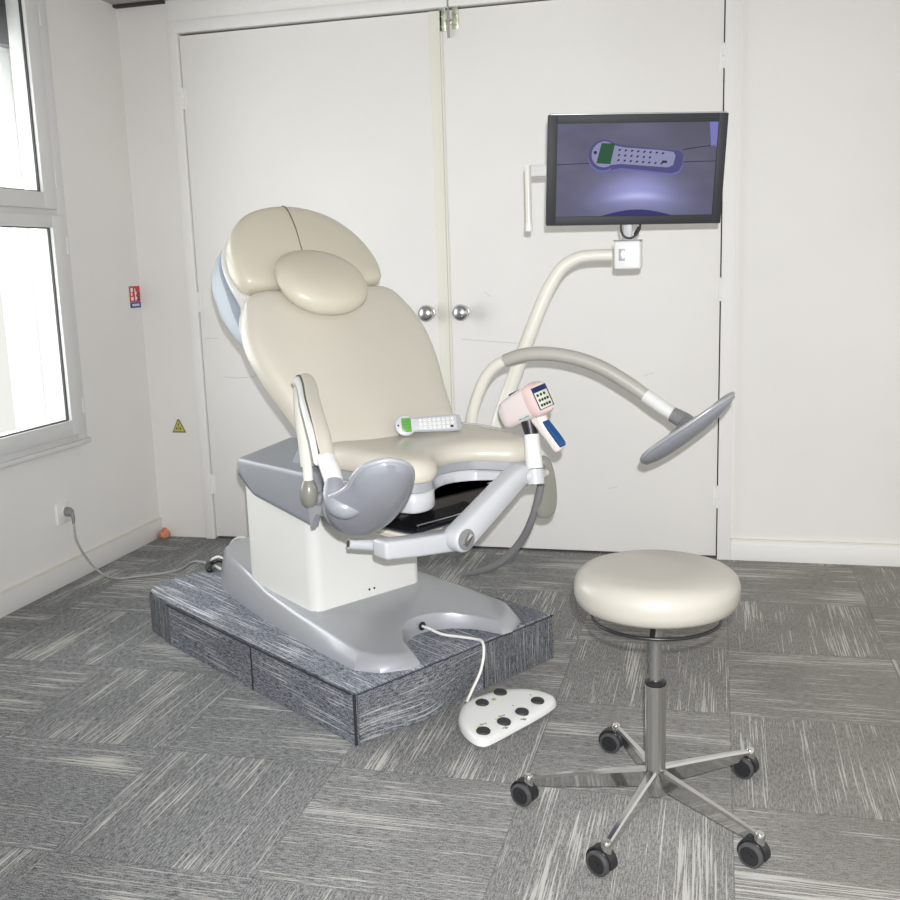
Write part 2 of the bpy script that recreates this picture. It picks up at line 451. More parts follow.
# back wall: stretches beside and above the closet
DX0, DXM, DX1, DZ = -2.375, -1.150, .010, 2.355
bm = bmesh.new()
add_box(bm, (XL, YB, 0), (DX0 - .045, YB + .12, ZC)); add_box(bm, (DX1 + .055, YB - .004, 0), (2.6, YB + .12, ZC))
add_box(bm, (DX0 - .045, YB, DZ + .045), (DX1 + .055, YB + .12, ZC))
struct(finish('wall_back', bm, M['wall'], smooth=False))
struct(box('ceiling', (XL - .3, -2.6, ZC), (2.6, YB + .12, ZC + .08), M['ceil'], bev=0))
struct(box('trim_1', (DX0 - .052, YB - .018, 0), (DX0 - .004, YB + .05, DZ + .004), M['trim'], bev=.002))
struct(box('trim_2', (DX1 + .005, YB - .022, 0), (DX1 + .060, YB + .05, DZ + .004), M['trim'], bev=.002))
struct(box('trim_3', (DX0 - .052, YB - .022, DZ + .004), (DX1 + .060, YB + .05, DZ + .055), M['trim'], bev=.004))
struct(box('shadow_gap', (XL, YB - .03, ZC - .012), (DX0 - .06, YB, ZC), M['gap'], bev=0))  # dark strip painting the shadow line between wall and ceiling
struct(box('trim_5', (DX0 - .052, YB - .008, DZ + .055), (DX1 + .06, YB, ZC), M['trim'], bev=.002))
# closet interior backing (dark)
struct(box('wall_closet', (DX0 - .05, YB + .06, 0), (DX1 + .06, YB + .08, ZC), M['gap'], bev=0))
# baseboards
bm = bmesh.new(); add_box(bm, (XL, -2.6, 0), (XL + .014, YB, .092), .003)
struct(finish('baseboard_left', bm, M['trim']))
bm = bmesh.new(); add_box(bm, (DX1 + .06, YB - .018, 0), (2.6, YB - .004, .09), .003); add_box(bm, (DX1 + .06, YB - .024, 0), (2.6, YB - .004, .072), .003)
struct(finish('baseboard_back', bm, M['trim']))

struct(box('trim_6', (XL, -2.6, .090), (XL + .0155, YB, .097), M['doorstrip'], bev=.001)); struct(box('trim_7', (DX1 + .062, YB - .0195, .088), (2.6, YB - .004, .094), M['doorstrip'], bev=.001))
def door(name, x0, x1, knob_x, hinge_x, side):
    e = box(name, (x0, YB - .006, .012), (x1, YB + .03, DZ - .006), M['door'], bev=.0025); struct(e)
    lathe('door_knob', [(0.0, 0), (.028, 0), (.030, .003), (.028, .008), (.013, .013), (.012, .024), (.022, .030), (.033, .041), (.037, .053), (.034, .064), (.022, .073), (.0, .076)],
          M['steel'], e, mtx=orient((knob_x + .012, YB - .006, 1.085), (0, -1, 0)))
    for z in (.273, 1.155, 2.075):
        bm = bmesh.new()
        for k in range(2):
            add_tube(bm, [(hinge_x, YB - .012, z - .045 + .047 * k), (hinge_x, YB - .012, z - .002 + .047 * k)], .0075, seg=14)
        add_box(bm, (hinge_x - .016, YB - .009, z - .045), (hinge_x + .016, YB - .005, z + .045), .001)
        add_lathe(bm, [(.004, 0), (.005, .004), (0, .009)], 12, Matrix.Translation((hinge_x, YB - .012, z + .045)))
        finish('hinge', bm, M['trim'], e)
    return e
d1 = door('door_1', DX0, DXM - .004, -1.257, DX0 - .001, 0)
d2 = door('door_2', DXM, DX1, -1.100, DX1 + .002, 1)
# cover strip where the doors meet
box('cover_strip', (DXM - .052, YB - .013, .012), (DXM - .004, YB - .006, DZ - .006), M['doorstrip'], d1, bev=.002)
box('edge_bead', (DXM - .004, YB - .010, .012), (DXM + .006, YB - .005, DZ - .006), M['doorstrip'], d2, bev=.002)
# surface bolt at the top
bm = bmesh.new()
add_box(bm, (-1.153, YB - .010, 2.265), (-1.128, YB - .006, 2.44), .001); add_box(bm, (-1.100, YB - .010, 2.27), (-1.073, YB - .006, 2.44), .001)
add_box(bm, (-1.128, YB - .020, 2.29), (-1.100, YB - .006, 2.31), .003); add_box(bm, (-1.128, YB - .020, 2.36), (-1.100, YB - .006, 2.38), .003)
bo = finish('door_bolt', bm, M['bolt'], d2)
tube('bolt_rod', [(-1.114, YB - .018, 2.235), (-1.114, YB - .018, 2.46)], .006, M['steel'], bo)
bm = bmesh.new()
for x in (-1.146, -1.082):
    for z in (2.285, 2.325, 2.40): add_lathe(bm, [(.0035, 0), (.0035, .002), (0, .003)], 10, orient((x, YB - .010, z), (0, -1, 0)))
finish('screw_heads', bm, M['steel'], bo)
# scuffs on the doors
def scratch(par, pts, r=.0012):
    bm = bmesh.new(); add_tube(bm, [(x, YB - .0062, z) for x, z in pts], r, seg=6, flat=.4, ref=(0, 1, 0)); return finish('scratch', bm, M['scratch'], par)
scratch(d1, [(-2.36, .985), (-2.29, .984)]); scratch(d1, [(-2.27, .800), (-2.20, .795), (-2.12, .800), (-2.09, .815)])
scratch(d2, [(-1.10, .965), (-.98, .955), (-.86, .945), (-.80, .947)]); scratch(d2, [(-.99, 1.17), (-.96, 1.15)], .001)
scratch(d2, [(-.30, .80), (-.26, .81)], .001); scratch(d2, [(-.45, .30), (-.41, .31)], .001)

# window
w = empty('window_1'); struct(w)
FX = XL + .035           # inner face of the frame
fr = bmesh.new()
def bar(bm, y0, y1, z0, z1, x0=XL - .06, x1=FX, bev=.004): add_box(bm, (x0, y0, z0), (x1, y1, z1), bev)
bar(fr, 3.79, 3.851, .60, 2.47); bar(fr, 2.15, 2.21, .60, 2.47)
for za, zb in ((.6005, .655), (1.525, 1.60), (2.41, 2.4695)): bar(fr, 2.208, 3.792, za, zb, XL - .059, FX - .001, .002)
finish('window_frame', fr, M['upvc'], w)
for nm, z0, z1, yR in (('lower_sash', .630, 1.545, 3.812), ('upper_sash', 1.568, 2.44, 3.775)):
    s = bmesh.new(); x1 = FX + .016; t_ = .085
    bar(s, yR - t_, yR, z0, z1, XL - .04, x1, .006); bar(s, 2.19, 2.27, z0, z1, XL - .04, x1, .006)
    bar(s, 2.268, yR - t_ + .002, z0 + .0005, z0 + .066, XL - .039, x1 - .001, .002); bar(s, 2.268, yR - t_ + .002, z1 - .05, z1 - .0005, XL - .039, x1 - .001, .002)
    so = finish('sash', s, M['upvc'], w)
    g = bmesh.new()
    y1 = yR - t_; za, zb = z0 + .066, z1 - .05
    for a, b_, c, d_ in ((y1 - .006, y1 + .002, za, zb), (2.268, 2.277, za, zb), (2.27, y1, za - .002, za + .005), (2.27, y1, zb - .005, zb + .002)):
        add_box(g, (FX - .009, a, c), (FX + .001, b_, d_), 0)
    finish('gasket', g, M['gasket'], so)
    box('pane', (FX - .012, 2.275, za), (FX - .006, y1 - .003, zb), M['glass'], so, bev=0)
    for z in (z0 + .12, z1 - .12):
        tube('sash_hinge', [(x1 - .006, yR + .008, z - .035), (x1 - .006, yR + .008, z + .035)], .007, M['upvc'], so)
box('window_sill', (XL - .02, 2.1, .580), (FX + .012, 3.862, .602), M['upvc'], w, bev=.004)
# outdoor reveal, shutter box and guide rail seen through the panes
tg = empty('shutter_guide', 'pale vertical shutter guide and dark blind box outside the window panes', 'shutter')
bm = bmesh.new(); add_box(bm, (XL - .22, 3.76, .62), (XL - .14, 3.82, 2.30), .004); add_box(bm, (XL - .20, 3.725, .62), (XL - .18, 3.76, 2.30), .002)
finish('guide_rail', bm, M['facade'], tg)
box('blind_box', (XL - .27, 2.22, 2.22), (XL - .10, 3.82, 2.438), M['shutter'], tg, bev=.004)

# wall socket, plug and cable
sk = empty('wall_socket', 'square white wall socket on the left wall below the window', 'socket')
box('face_plate', (XL - .002, 3.622, .262), (XL + .010, 3.710, .350), M['ivory'], sk, bev=.004)
lathe('socket_ring', [(.022, 0), (.024, .004), (.022, .006), (.0205, .006), (.0205, .001)], M['ivory'], sk, mtx=orient((XL + .010, 3.675, .312), (1, 0, 0)))
pc = empty('power_cord', 'grey power cord from the wall socket across the carpet to a black connector', 'cord')
lathe('plug', [(.019, 0), (.021, .004), (.020, .022), (.013, .034), (.0, .040)], M['pgrey'], pc, mtx=orient((XL + .0105, 3.675, .312), (1, 0, -.12)))
tube('plug_neck', [(XL + .038, 3.675, .312), (XL + .048, 3.672, .290), (XL + .050, 3.668, .262)], [.010, .008, .006], M['pgrey'], pc, smooth_n=5)
tube('cable', [(XL + .050, 3.668, .265), (XL + .053, 3.675, .18), (XL + .062, 3.73, .08), (-2.585, 3.765, .012), (-2.49, 3.73, .006), (-2.42, 3.77, .006), (-2.33, 3.82, .008), (-2.22, 3.80, .04), (-2.08, 3.66, .12), (-1.935, 3.495, .172)], .005, M['cable'], pc, smooth_n=8, seg=10)

# ------------------------------------------------------------------ carpeted platform (chair frame: x forward, y to the chair's far side)
CH_ROT = math.radians(-33.4)
OX, OY = -.7118, 2.8166
PW = .148
pf = empty('platform', 'low carpet-covered platform under the examination chair', 'platform', (OX, OY, 0), CH_ROT)
P = [(0, -.42), (-.036, .412), (-1.28, .412), (-1.345, .38), (-1.362, .30), (-1.362, -.20), (-1.352, -.30), (-1.325, -.36), (-1.28, -.395), (-1.10, -.415)]
P = [Vector(p) for p in P]
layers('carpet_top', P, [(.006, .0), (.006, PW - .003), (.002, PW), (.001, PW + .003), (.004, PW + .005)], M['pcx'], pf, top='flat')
def panel(name, pts, z0, z1, mat, t=.006, wavy=None, gap=None):
    """upright carpet strip along a ground path"""
    bm = bmesh.new(); Q = []
    for i in range(len(pts) - 1):
        a, b = Vector(pts[i]), Vector(pts[i + 1]); n = max(2, int((b - a).length / .02))
        for k in range(n): Q.append(a.lerp(b, k / n))
    Q.append(Vector(pts[-1]))
    rows = []
    for i, p in enumerate(Q):
        d = (Q[min(i + 1, len(Q) - 1)] - Q[max(i - 1, 0)]).normalized(); nn = Vector((d.y, -d.x))
        s = i / (len(Q) - 1); o = wavy(s) if wavy else 0
        col = []
        for k, f in enumerate((0, .33, .66, 1)):
            z = z0 + (z1 - z0) * f; oo = o * (1 - f)
            col.append((bm.verts.new((p.x + nn.x * (t + oo), p.y + nn.y * (t + oo), z)), bm.verts.new((p.x + nn.x * oo * .98, p.y + nn.y * oo * .98, z))))
        rows.append(col)
    for a, b in zip(rows, rows[1:]):
        for k in range(3):
            bm.faces.new((a[k][0], b[k][0], b[k + 1][0], a[k + 1][0])); bm.faces.new((a[k][1], a[k + 1][1], b[k + 1][1], b[k][1]))
        bm.faces.new((a[3][0], b[3][0], b[3][1], a[3][1])); bm.faces.new((a[0][0], a[0][1], b[0][1], b[0][0]))
    for c in (rows[0], rows[-1]):
        for k in range(3): bm.faces.new((c[k][0], c[k][1], c[k + 1][1], c[k + 1][0]))
    return finish(name, bm, mat, pf)
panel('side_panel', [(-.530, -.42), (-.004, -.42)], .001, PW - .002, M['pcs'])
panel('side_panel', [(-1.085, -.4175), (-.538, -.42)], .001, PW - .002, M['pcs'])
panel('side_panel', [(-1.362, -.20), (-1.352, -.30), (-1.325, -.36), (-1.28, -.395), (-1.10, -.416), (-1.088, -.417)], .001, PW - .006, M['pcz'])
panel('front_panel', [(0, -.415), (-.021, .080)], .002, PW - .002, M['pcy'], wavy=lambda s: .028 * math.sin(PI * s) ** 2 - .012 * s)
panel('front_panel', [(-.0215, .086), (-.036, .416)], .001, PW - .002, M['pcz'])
# dark raw edges of the carpet pieces
bm = bmesh.new()
add_tube(bm, [(-1.10, -.424, PW), (-.54, -.427, PW), (-.01, -.427, PW)], .0028, seg=8); finish('raw_edge', bm, M['edge'], pf)
bm = bmesh.new(); add_tube(bm, [(.001, -.424, .002), (.001, -.424, PW)], .0045, seg=8); finish('raw_edge', bm, M['edge'], pf)
bm = bmesh.new(); add_tube(bm, [(-.534, -.425, .002), (-.534, -.425, PW)], .004, seg=8); finish('raw_edge', bm, M['edge'], pf)
bm = bmesh.new(); add_tube(bm, [(-.017, .083, .002), (-.015, .083, PW)], .0018, seg=8); finish('raw_edge', bm, M['edge'], pf)
bm = bmesh.new(); add_tube(bm, [(-.030, .412, PW), (-.5, .417, PW), (-1.28, .417, PW)], .0028, seg=8); finish('raw_edge', bm, M['edge'], pf)
bm = bmesh.new(); add_tube(bm, [(.007, -.42, PW), (-.029, .412, PW)], .0014, seg=8); finish('raw_edge', bm, M['edge'], pf)

# ------------------------------------------------------------------ examination chair
ch = empty('examination_chair', 'beige and silver gynaecological examination chair with raised leg rests on the carpeted platform', 'examination chair', (OX, OY, 0), CH_ROT)
TOPZ = PW + .0055
# base plinth, H shaped with a round notch between the two feet
hb0 = [((-.215, 0), (-.225, 0)), ((-.205, .050), (-.216, .053)), ((-.172, .100), (-.182, .107)), ((-.115, .143), (-.122, .152)), ((-.018, .168), (-.072, .182)), ((-.012, .205), (-.070, .215)), ((-.055, .288), (-.098, .258)), ((-.125, .328), (-.150, .284)),
       ((-.30, .318), (-.30, .276)), ((-.50, .300), (-.50, .262)), ((-.70, .275), (-.70, .242)), ((-.90, .245), (-.90, .212)), ((-1.08, .205), (-1.07, .175)), ((-1.20, .150), (-1.17, .12)), ((-1.262, .070), (-1.215, .055)), ((-1.275, 0), (-1.225, 0))]
full = [((a[0], -a[1]), (b[0], -b[1])) for a, b in hb0[::-1]] + hb0[1:-1]
def hgt(x):
    ks = [(-1.3, .132), (-1.0, .134), (-.88, .122), (-.78, .098), (-.65, .084), (-.50, .075), (-.25, .060), (-.10, .044), (0, .038)]
    for (x0, h0), (x1, h1) in zip(ks, ks[1:]):
        if x <= x1: return h0 + (h1 - h0) * (x - x0) / (x1 - x0)
    return ks[-1][1]
bm = bmesh.new(); rr_ = []
for (bx, by), (tx, ty) in full:
    col = []
    for f, g in ((0, 0), (.10, .30), (.50, .84), (.64, .94), (.80, .985), (1.0, 1.0)):
        x = bx + (tx - bx) * f; y = by + (ty - by) * f
        col.append(bm.verts.new((x, y, TOPZ + hgt(x) * g)))
    rr_.append(col)
n = len(rr_)
for i in range(n):
    a, b = rr_[i], rr_[(i + 1) % n]
    for k in range(5): bm.faces.new((a[k], b[k], b[k + 1], a[k + 1]))
tops = [c[5] for c in rr_]
ef = bm.faces.new(tops); bm.normal_update(); bmesh.ops.triangulate(bm, faces=[ef], ngon_method='EAR_CLIP')
bf = bm.faces.new([c[0] for c in rr_][::-1]); bm.normal_update(); bmesh.ops.triangulate(bm, faces=[bf], ngon_method='EAR_CLIP')
bmesh.ops.recalc_face_normals(bm, faces=bm.faces)
base = finish('base_plinth', bm, M['silver'], ch, angle=27)
# cable hole in the notch
lathe('cable_grommet', [(.0, 0), (.012, 0), (.014, .002), (.014, .004), (.0, .004)], M['black'], ch, mtx=orient((-.213, .004, TOPZ + .024), (1, 0, 0)), seg=18)
# column housing
Pc = rrect(-.850, -.236, -.448, .212, .040, 6)
bm = bmesh.new(); add_layers(bm, Pc, [(.006, .182), (0, .188), (0, .60)], top='flat'); finish('column_housing', bm, M['column'], ch)
layers('column_shadow_line', rrect(-.847, -.233, -.451, .209, .040, 6), [(0, .165), (0, .184)], M['gap'], ch, top='flat')  # dark band standing in for the shadow line at the column foot
bm = bmesh.new()
for v in (-.018, .002): add_lathe(bm, [(.004, 0), (.004, .001), (0, .0012)], 10, orient((-.448, v, .251), (1, 0, 0)))
finish('housing_screws', bm, M['black'], ch)
# silver shroud below seat and backrest
def hullmesh(name, rings, mat, bev=.0, seg=3, par=ch):
    bm = bmesh.new(); R_ = [[bm.verts.new(p) for p in r] for r in rings]
    n = len(R_[0])
    for a, b in zip(R_, R_[1:]):
        for k in range(n): bm.faces.new((a[k], a[(k + 1) % n], b[(k + 1) % n], b[k]))
    bm.faces.new(R_[0][::-1]); bm.faces.new(R_[-1])
    if bev:
        bmesh.ops.recalc_face_normals(bm, faces=bm.faces)
        es = [e for e in bm.edges if len(e.link_faces) == 2 and e.calc_face_angle(0) > .35]
        bmesh.ops.bevel(bm, geom=es, offset=bev, segments=seg, affect='EDGES', profile=.5)
    return finish(name, bm, mat, par, angle=35)
def plan(z, e=0.):
    return z
def shroud_ring(inset, zf):
    pts = [(-.20, -.255), (-.35, -.26), (-.375, -.262), (-.74, -.264), (-.825, -.262), (-.91, .0), (-.825, .262), (-.74, .264), (-.375, .262), (-.35, .26), (-.20, .255)]
    out = []
    for x, y in pts:
        k = 1 - inset
        out.append((-.5 + (x + .5) * k, y * (1 - inset * .5), zf(x)))
    return out
low = lambda x: .578 if x > -.36 else (.519 + (-.375 - x) * .148 if x > -.76 else .630)
hullmesh('shroud', [shroud_ring(.02, low), shroud_ring(0, lambda x: low(x) + .006), shroud_ring(0, lambda x: .676), [(x, y, .686 + (.026 if abs(y) < .01 else 0)) for x, y, z in shroud_ring(.03, lambda x: .686)]], M['silverd'], .008)
# darker side wing hanging below the shroud
bm = bmesh.new()
def prism_y(bm, pts, y0, y1):
    a = [bm.verts.new((x, y0, z)) for x, z in pts]; b = [bm.verts.new((x, y1, z)) for x, z in pts]
    n = len(pts)
    for k in range(n): bm.faces.new((a[k], a[(k + 1) % n], b[(k + 1) % n], b[k]))
    bm.faces.new(a[::-1]); bm.faces.new(b)
bm.free()
for s in (-1, 1):
    bm = bmesh.new(); prism_y(bm, [(-.378, .60), (-.376, .516), (-.352, .560), (-.338, .578), (-.28, .570), (-.20, .576), (-.10, .60), (-.10, .69), (-.378, .69)], s * .262, s * .285)
    bmesh.ops.bevel(bm, geom=bm.edges[:], offset=.003, segments=2, affect='EDGES')
    finish('side_wing', bm, M['silver'], ch, angle=35)

# ---- seat
half = [(-.040, 0), (-.035, .035), (-.016, .075), (.018, .110), (.052, .140), (.070, .170), (.074, .205), (.062, .238), (.02, .256), (-.05, .264), (-.14, .275), (-.24, .290), (-.31, .298), (-.36, .290), (-.375, .20), (-.38, 0)]
Ps = [(x, -y) for x, y in half[::-1]] + half[1:-1]
Ps = smooth_poly([Vector(p) for p in Ps], 3)
def seatz(x, y, z):
    # front lobes dip slightly, middle is dished; a raised back edge
    f = max(0, x + .12)
    return z - f * f * .35 - .012 * max(0, 1 - (y / .2) ** 2) * (1 if z > .75 else .2)
layers('seat_cushion', Ps, [(.022, .722), (.006, .726), (0, .736), (0, .750), (.003, .764), (.010, .775), (.020, .783), (.032, .7875)], M['vinyl'], ch, dome=.004, center=(-.19, 0), zf=seatz)
layers('seat_pan', Ps, [(.016, .694), (.010, .698), (.010, .7235)], M['silver'], ch, top='flat', zf=lambda x, y, z: z - max(0, x + .12) ** 2 * .35)
# U shaped apron round the front opening
def apron(name, path_half, z_top, z_bot, thick, mat):
    full = [(x, -y) for x, y in path_half[::-1]] + path_half[1:]
    Q = catmull([(x, y, 0) for x, y in full], 4)
    bm = bmesh.new(); rows = []
    for i, p in enumerate(Q):
        d = (Q[min(i + 1, len(Q) - 1)] - Q[max(i - 1, 0)]).normalized(); nn = Vector((d.y, -d.x, 0))
        zb = z_bot(p.x, p.y)
        col = []
        zt_ = z_top(p.x, p.y)
        for off, z in ((0, zt_), (0.006, zt_ - .006), (.006, zb + .006), (0, zb), (-thick, zb), (-thick, zt_)):
            col.append(bm.verts.new((p.x + nn.x * off, p.y + nn.y * off, z)))
        rows.append(col)
    n = 6
    for a, b in zip(rows, rows[1:]):
        for k in range(n): bm.faces.new((a[k], b[k], b[(k + 1) % n], a[(k + 1) % n]))
    bm.faces.new(rows[0]); bm.faces.new(rows[-1][::-1])
    return finish(name, bm, mat, ch, angle=45)
fr_half = [(-.062, 0), (-.055, .040), (-.034, .080), (.000, .115), (.034, .145), (.050, .172), (.054, .205), (.044, .228), (.005, .243), (-.05, .250), (-.14, .262), (-.22, .272)]
apron('front_apron', fr_half, lambda x, y: .6935 - max(0, x + .12) ** 2 * .35, lambda x, y: .628 + .022 * max(0, 1 - (y / .15) ** 2) if abs(y) < .15 else .628, .04, M['lgrey'])
# dark plate inside the apron: the shadow under the seat put in as colour
layers('apron_shadow', Ps, [(.055, .650), (.055, .66)], M['gap'], ch, top='flat')
box('cavity_shade', (-.36, -.20, .56), (-.12, .235, .655), M['gap'], ch, bev=.004)  # dark block added so the cavity behind the basin stays in black shade
# drawer-like basin with a pale rim
Pz = smooth_poly([Vector(p) for p in [(.045, -.235), (.055, -.18), (.045, -.05), (.035, .06), (.015, .11), (-.10, .13), (-.30, .13), (-.30, -.22), (-.10, -.25)]], 4)
layers('basin_rim', Pz, [(.006, .548), (0, .552), (-.002, .562), (.002, .568)], M['vinyl'], ch, top='flat')
bm = bmesh.new(); add_layers(bm, Pz, [(.012, .560), (.012, .573), (.020, .577), (.032, .575), (.045, .573)], top='fan', dome=-.002, center=(-.08, -.02)); finish('basin', bm, M['basin'], ch)
tube('basin_rail', [(.020, -.19, .582), (.012, -.06, .582), (.0, .06, .582)], .0032, M['steel'], ch, seg=10)
hullmesh('basin_support', [[(-.42, -.18, .50), (-.05, -.18, .53), (-.05, .14, .53), (-.42, .14, .50)], [(-.42, -.22, .55), (.01, -.22, .55), (.01, .14, .55), (-.42, .14, .55)]], M['olive'], .01)

# ---- backrest: a plane leaning back
p0 = Vector((-.30, 0, .78)); tv = Vector((-.597, 0, .802)); nv = Vector((.802, 0, .597)); lv = Vector((0, 1, 0))
BM = frame_m(p0, lv, tv, nv)      # local x = across, y = up the backrest, z = out of its face
def sym(h): return [(-x, y) for x, y in h] + [(x, y) for x, y in h[::-1]]
hb = [(.0, -.02), (.18, -.02), (.262, -.005), (.285, .06), (.305, .15), (.332, .25), (.345, .34), (.343, .42), (.322, .49), (.285, .556), (.22, .578), (.10, .579)]
Pk = [(x, y) for x, y in hb] + [(-x, y) for x, y in hb[::-1][:-1]]
Pk = smooth_poly([Vector(p) for p in Pk], 3)
RL = [(.016, -.072), (.004, -.066), (0, -.054), (0, -.030), (.003, -.016), (.010, -.006), (.020, -.001), (.032, .002)]
layers('back_cushion', Pk, RL, M['vinyl'], ch, mtx=BM, dome=.007, center=(0, .28))
hh = [(0, .588), (.15, .587), (.235, .591), (.270, .608), (.283, .655), (.280, .708), (.260, .772), (.220, .832), (.163, .879), (.085, .909), (0, .919)]
Ph = [(x, y) for x, y in hh] + [(-x, y) for x, y in hh[::-1][1:-1]]
Ph = smooth_poly([Vector(p) for p in Ph], 3)
layers('head_cushion', Ph, RL, M['vinyl2'], ch, mtx=BM, dome=.010, center=(0, .73))
sm = bmesh.new(); add_tube(sm, [BM @ Vector(p) for p in [(.000, .924, -.05), (.000, .919, -.018), (-.001, .902, -.001), (-.004, .865, .0085), (-.010, .80, .0105), (-.026, .72, .0125), (-.030, .66, .013)]], .0016, seg=8, smooth_n=4)
finish('centre_seam', sm, M['stitch'], ch)
# cervical pillow: an oval bulge on two straps
Pp = ellipse(.165, .134, 44, (-.028, .568), 2.15)
layers('head_pillow', Pp, [(.040, .004), (.016, .012), (.003, .028), (0, .044), (.006, .060), (.020, .074), (.042, .084), (.065, .089)], M['vinyl2'], ch, mtx=BM, dome=.006, center=(-.028, .560), zf=lambda x, y, z: z * (1.08 - .55 * min(1, max(0, (y - .44) / .25)) ** 1.3))
# backrest shells
hs = [(0, .0), (.16, .0), (.245, .02), (.275, .10), (.30, .20), (.325, .30), (.335, .40), (.315, .50), (.285, .56), (.290, .64), (.285, .72), (.255, .79), (.20, .85), (.12, .885), (0, .895)]
Pq = [(x, y) for x, y in hs] + [(-x, y) for x, y in hs[::-1][1:-1]]
Pq = smooth_poly([Vector(p) for p in Pq], 3)
layers('back_shell', Pq, [(.06, -.112), (.03, -.106), (.010, -.094), (.002, -.080), (0, -.070)], M['white'], ch, mtx=BM, top='flat')
hs2 = [(0, .34), (.20, .36), (.29, .42), (.305, .52), (.295, .64), (.285, .72), (.250, .79), (.19, .84), (0, .86)]
Pr = [(x, y) for x, y in hs2] + [(-x, y) for x, y in hs2[::-1][1:-1]]
Pr = smooth_poly([Vector(p) for p in Pr], 3)
def hump(x, y, z):
    if z > -.1: return z
    k = min(1, max(0, (y - .34) / .26)); return -.1 + (z + .1) * k
layers('head_shell', Pr, [(.07, -.215), (.03, -.205), (.008, -.186), (0, -.16), (0, -.098)], M['shell'], ch, mtx=BM, top='flat', zf=hump)
# hinge block between seat and backrest
hullmesh('back_hinge', [[(-.62, -.20, .66), (-.34, -.20, .66), (-.34, .20, .66), (-.62, .20, .66)], [(-.50, -.20, .80), (-.37, -.20, .75), (-.37, .20, .75), (-.50, .20, .80)]], M['silverd'], .012)
for s in (-1, 1):
    tube('pivot_cap', [(-.325, s * .23, .682), (-.325, s * .298, .682)], .046, M['bgrey'], ch, seg=28)

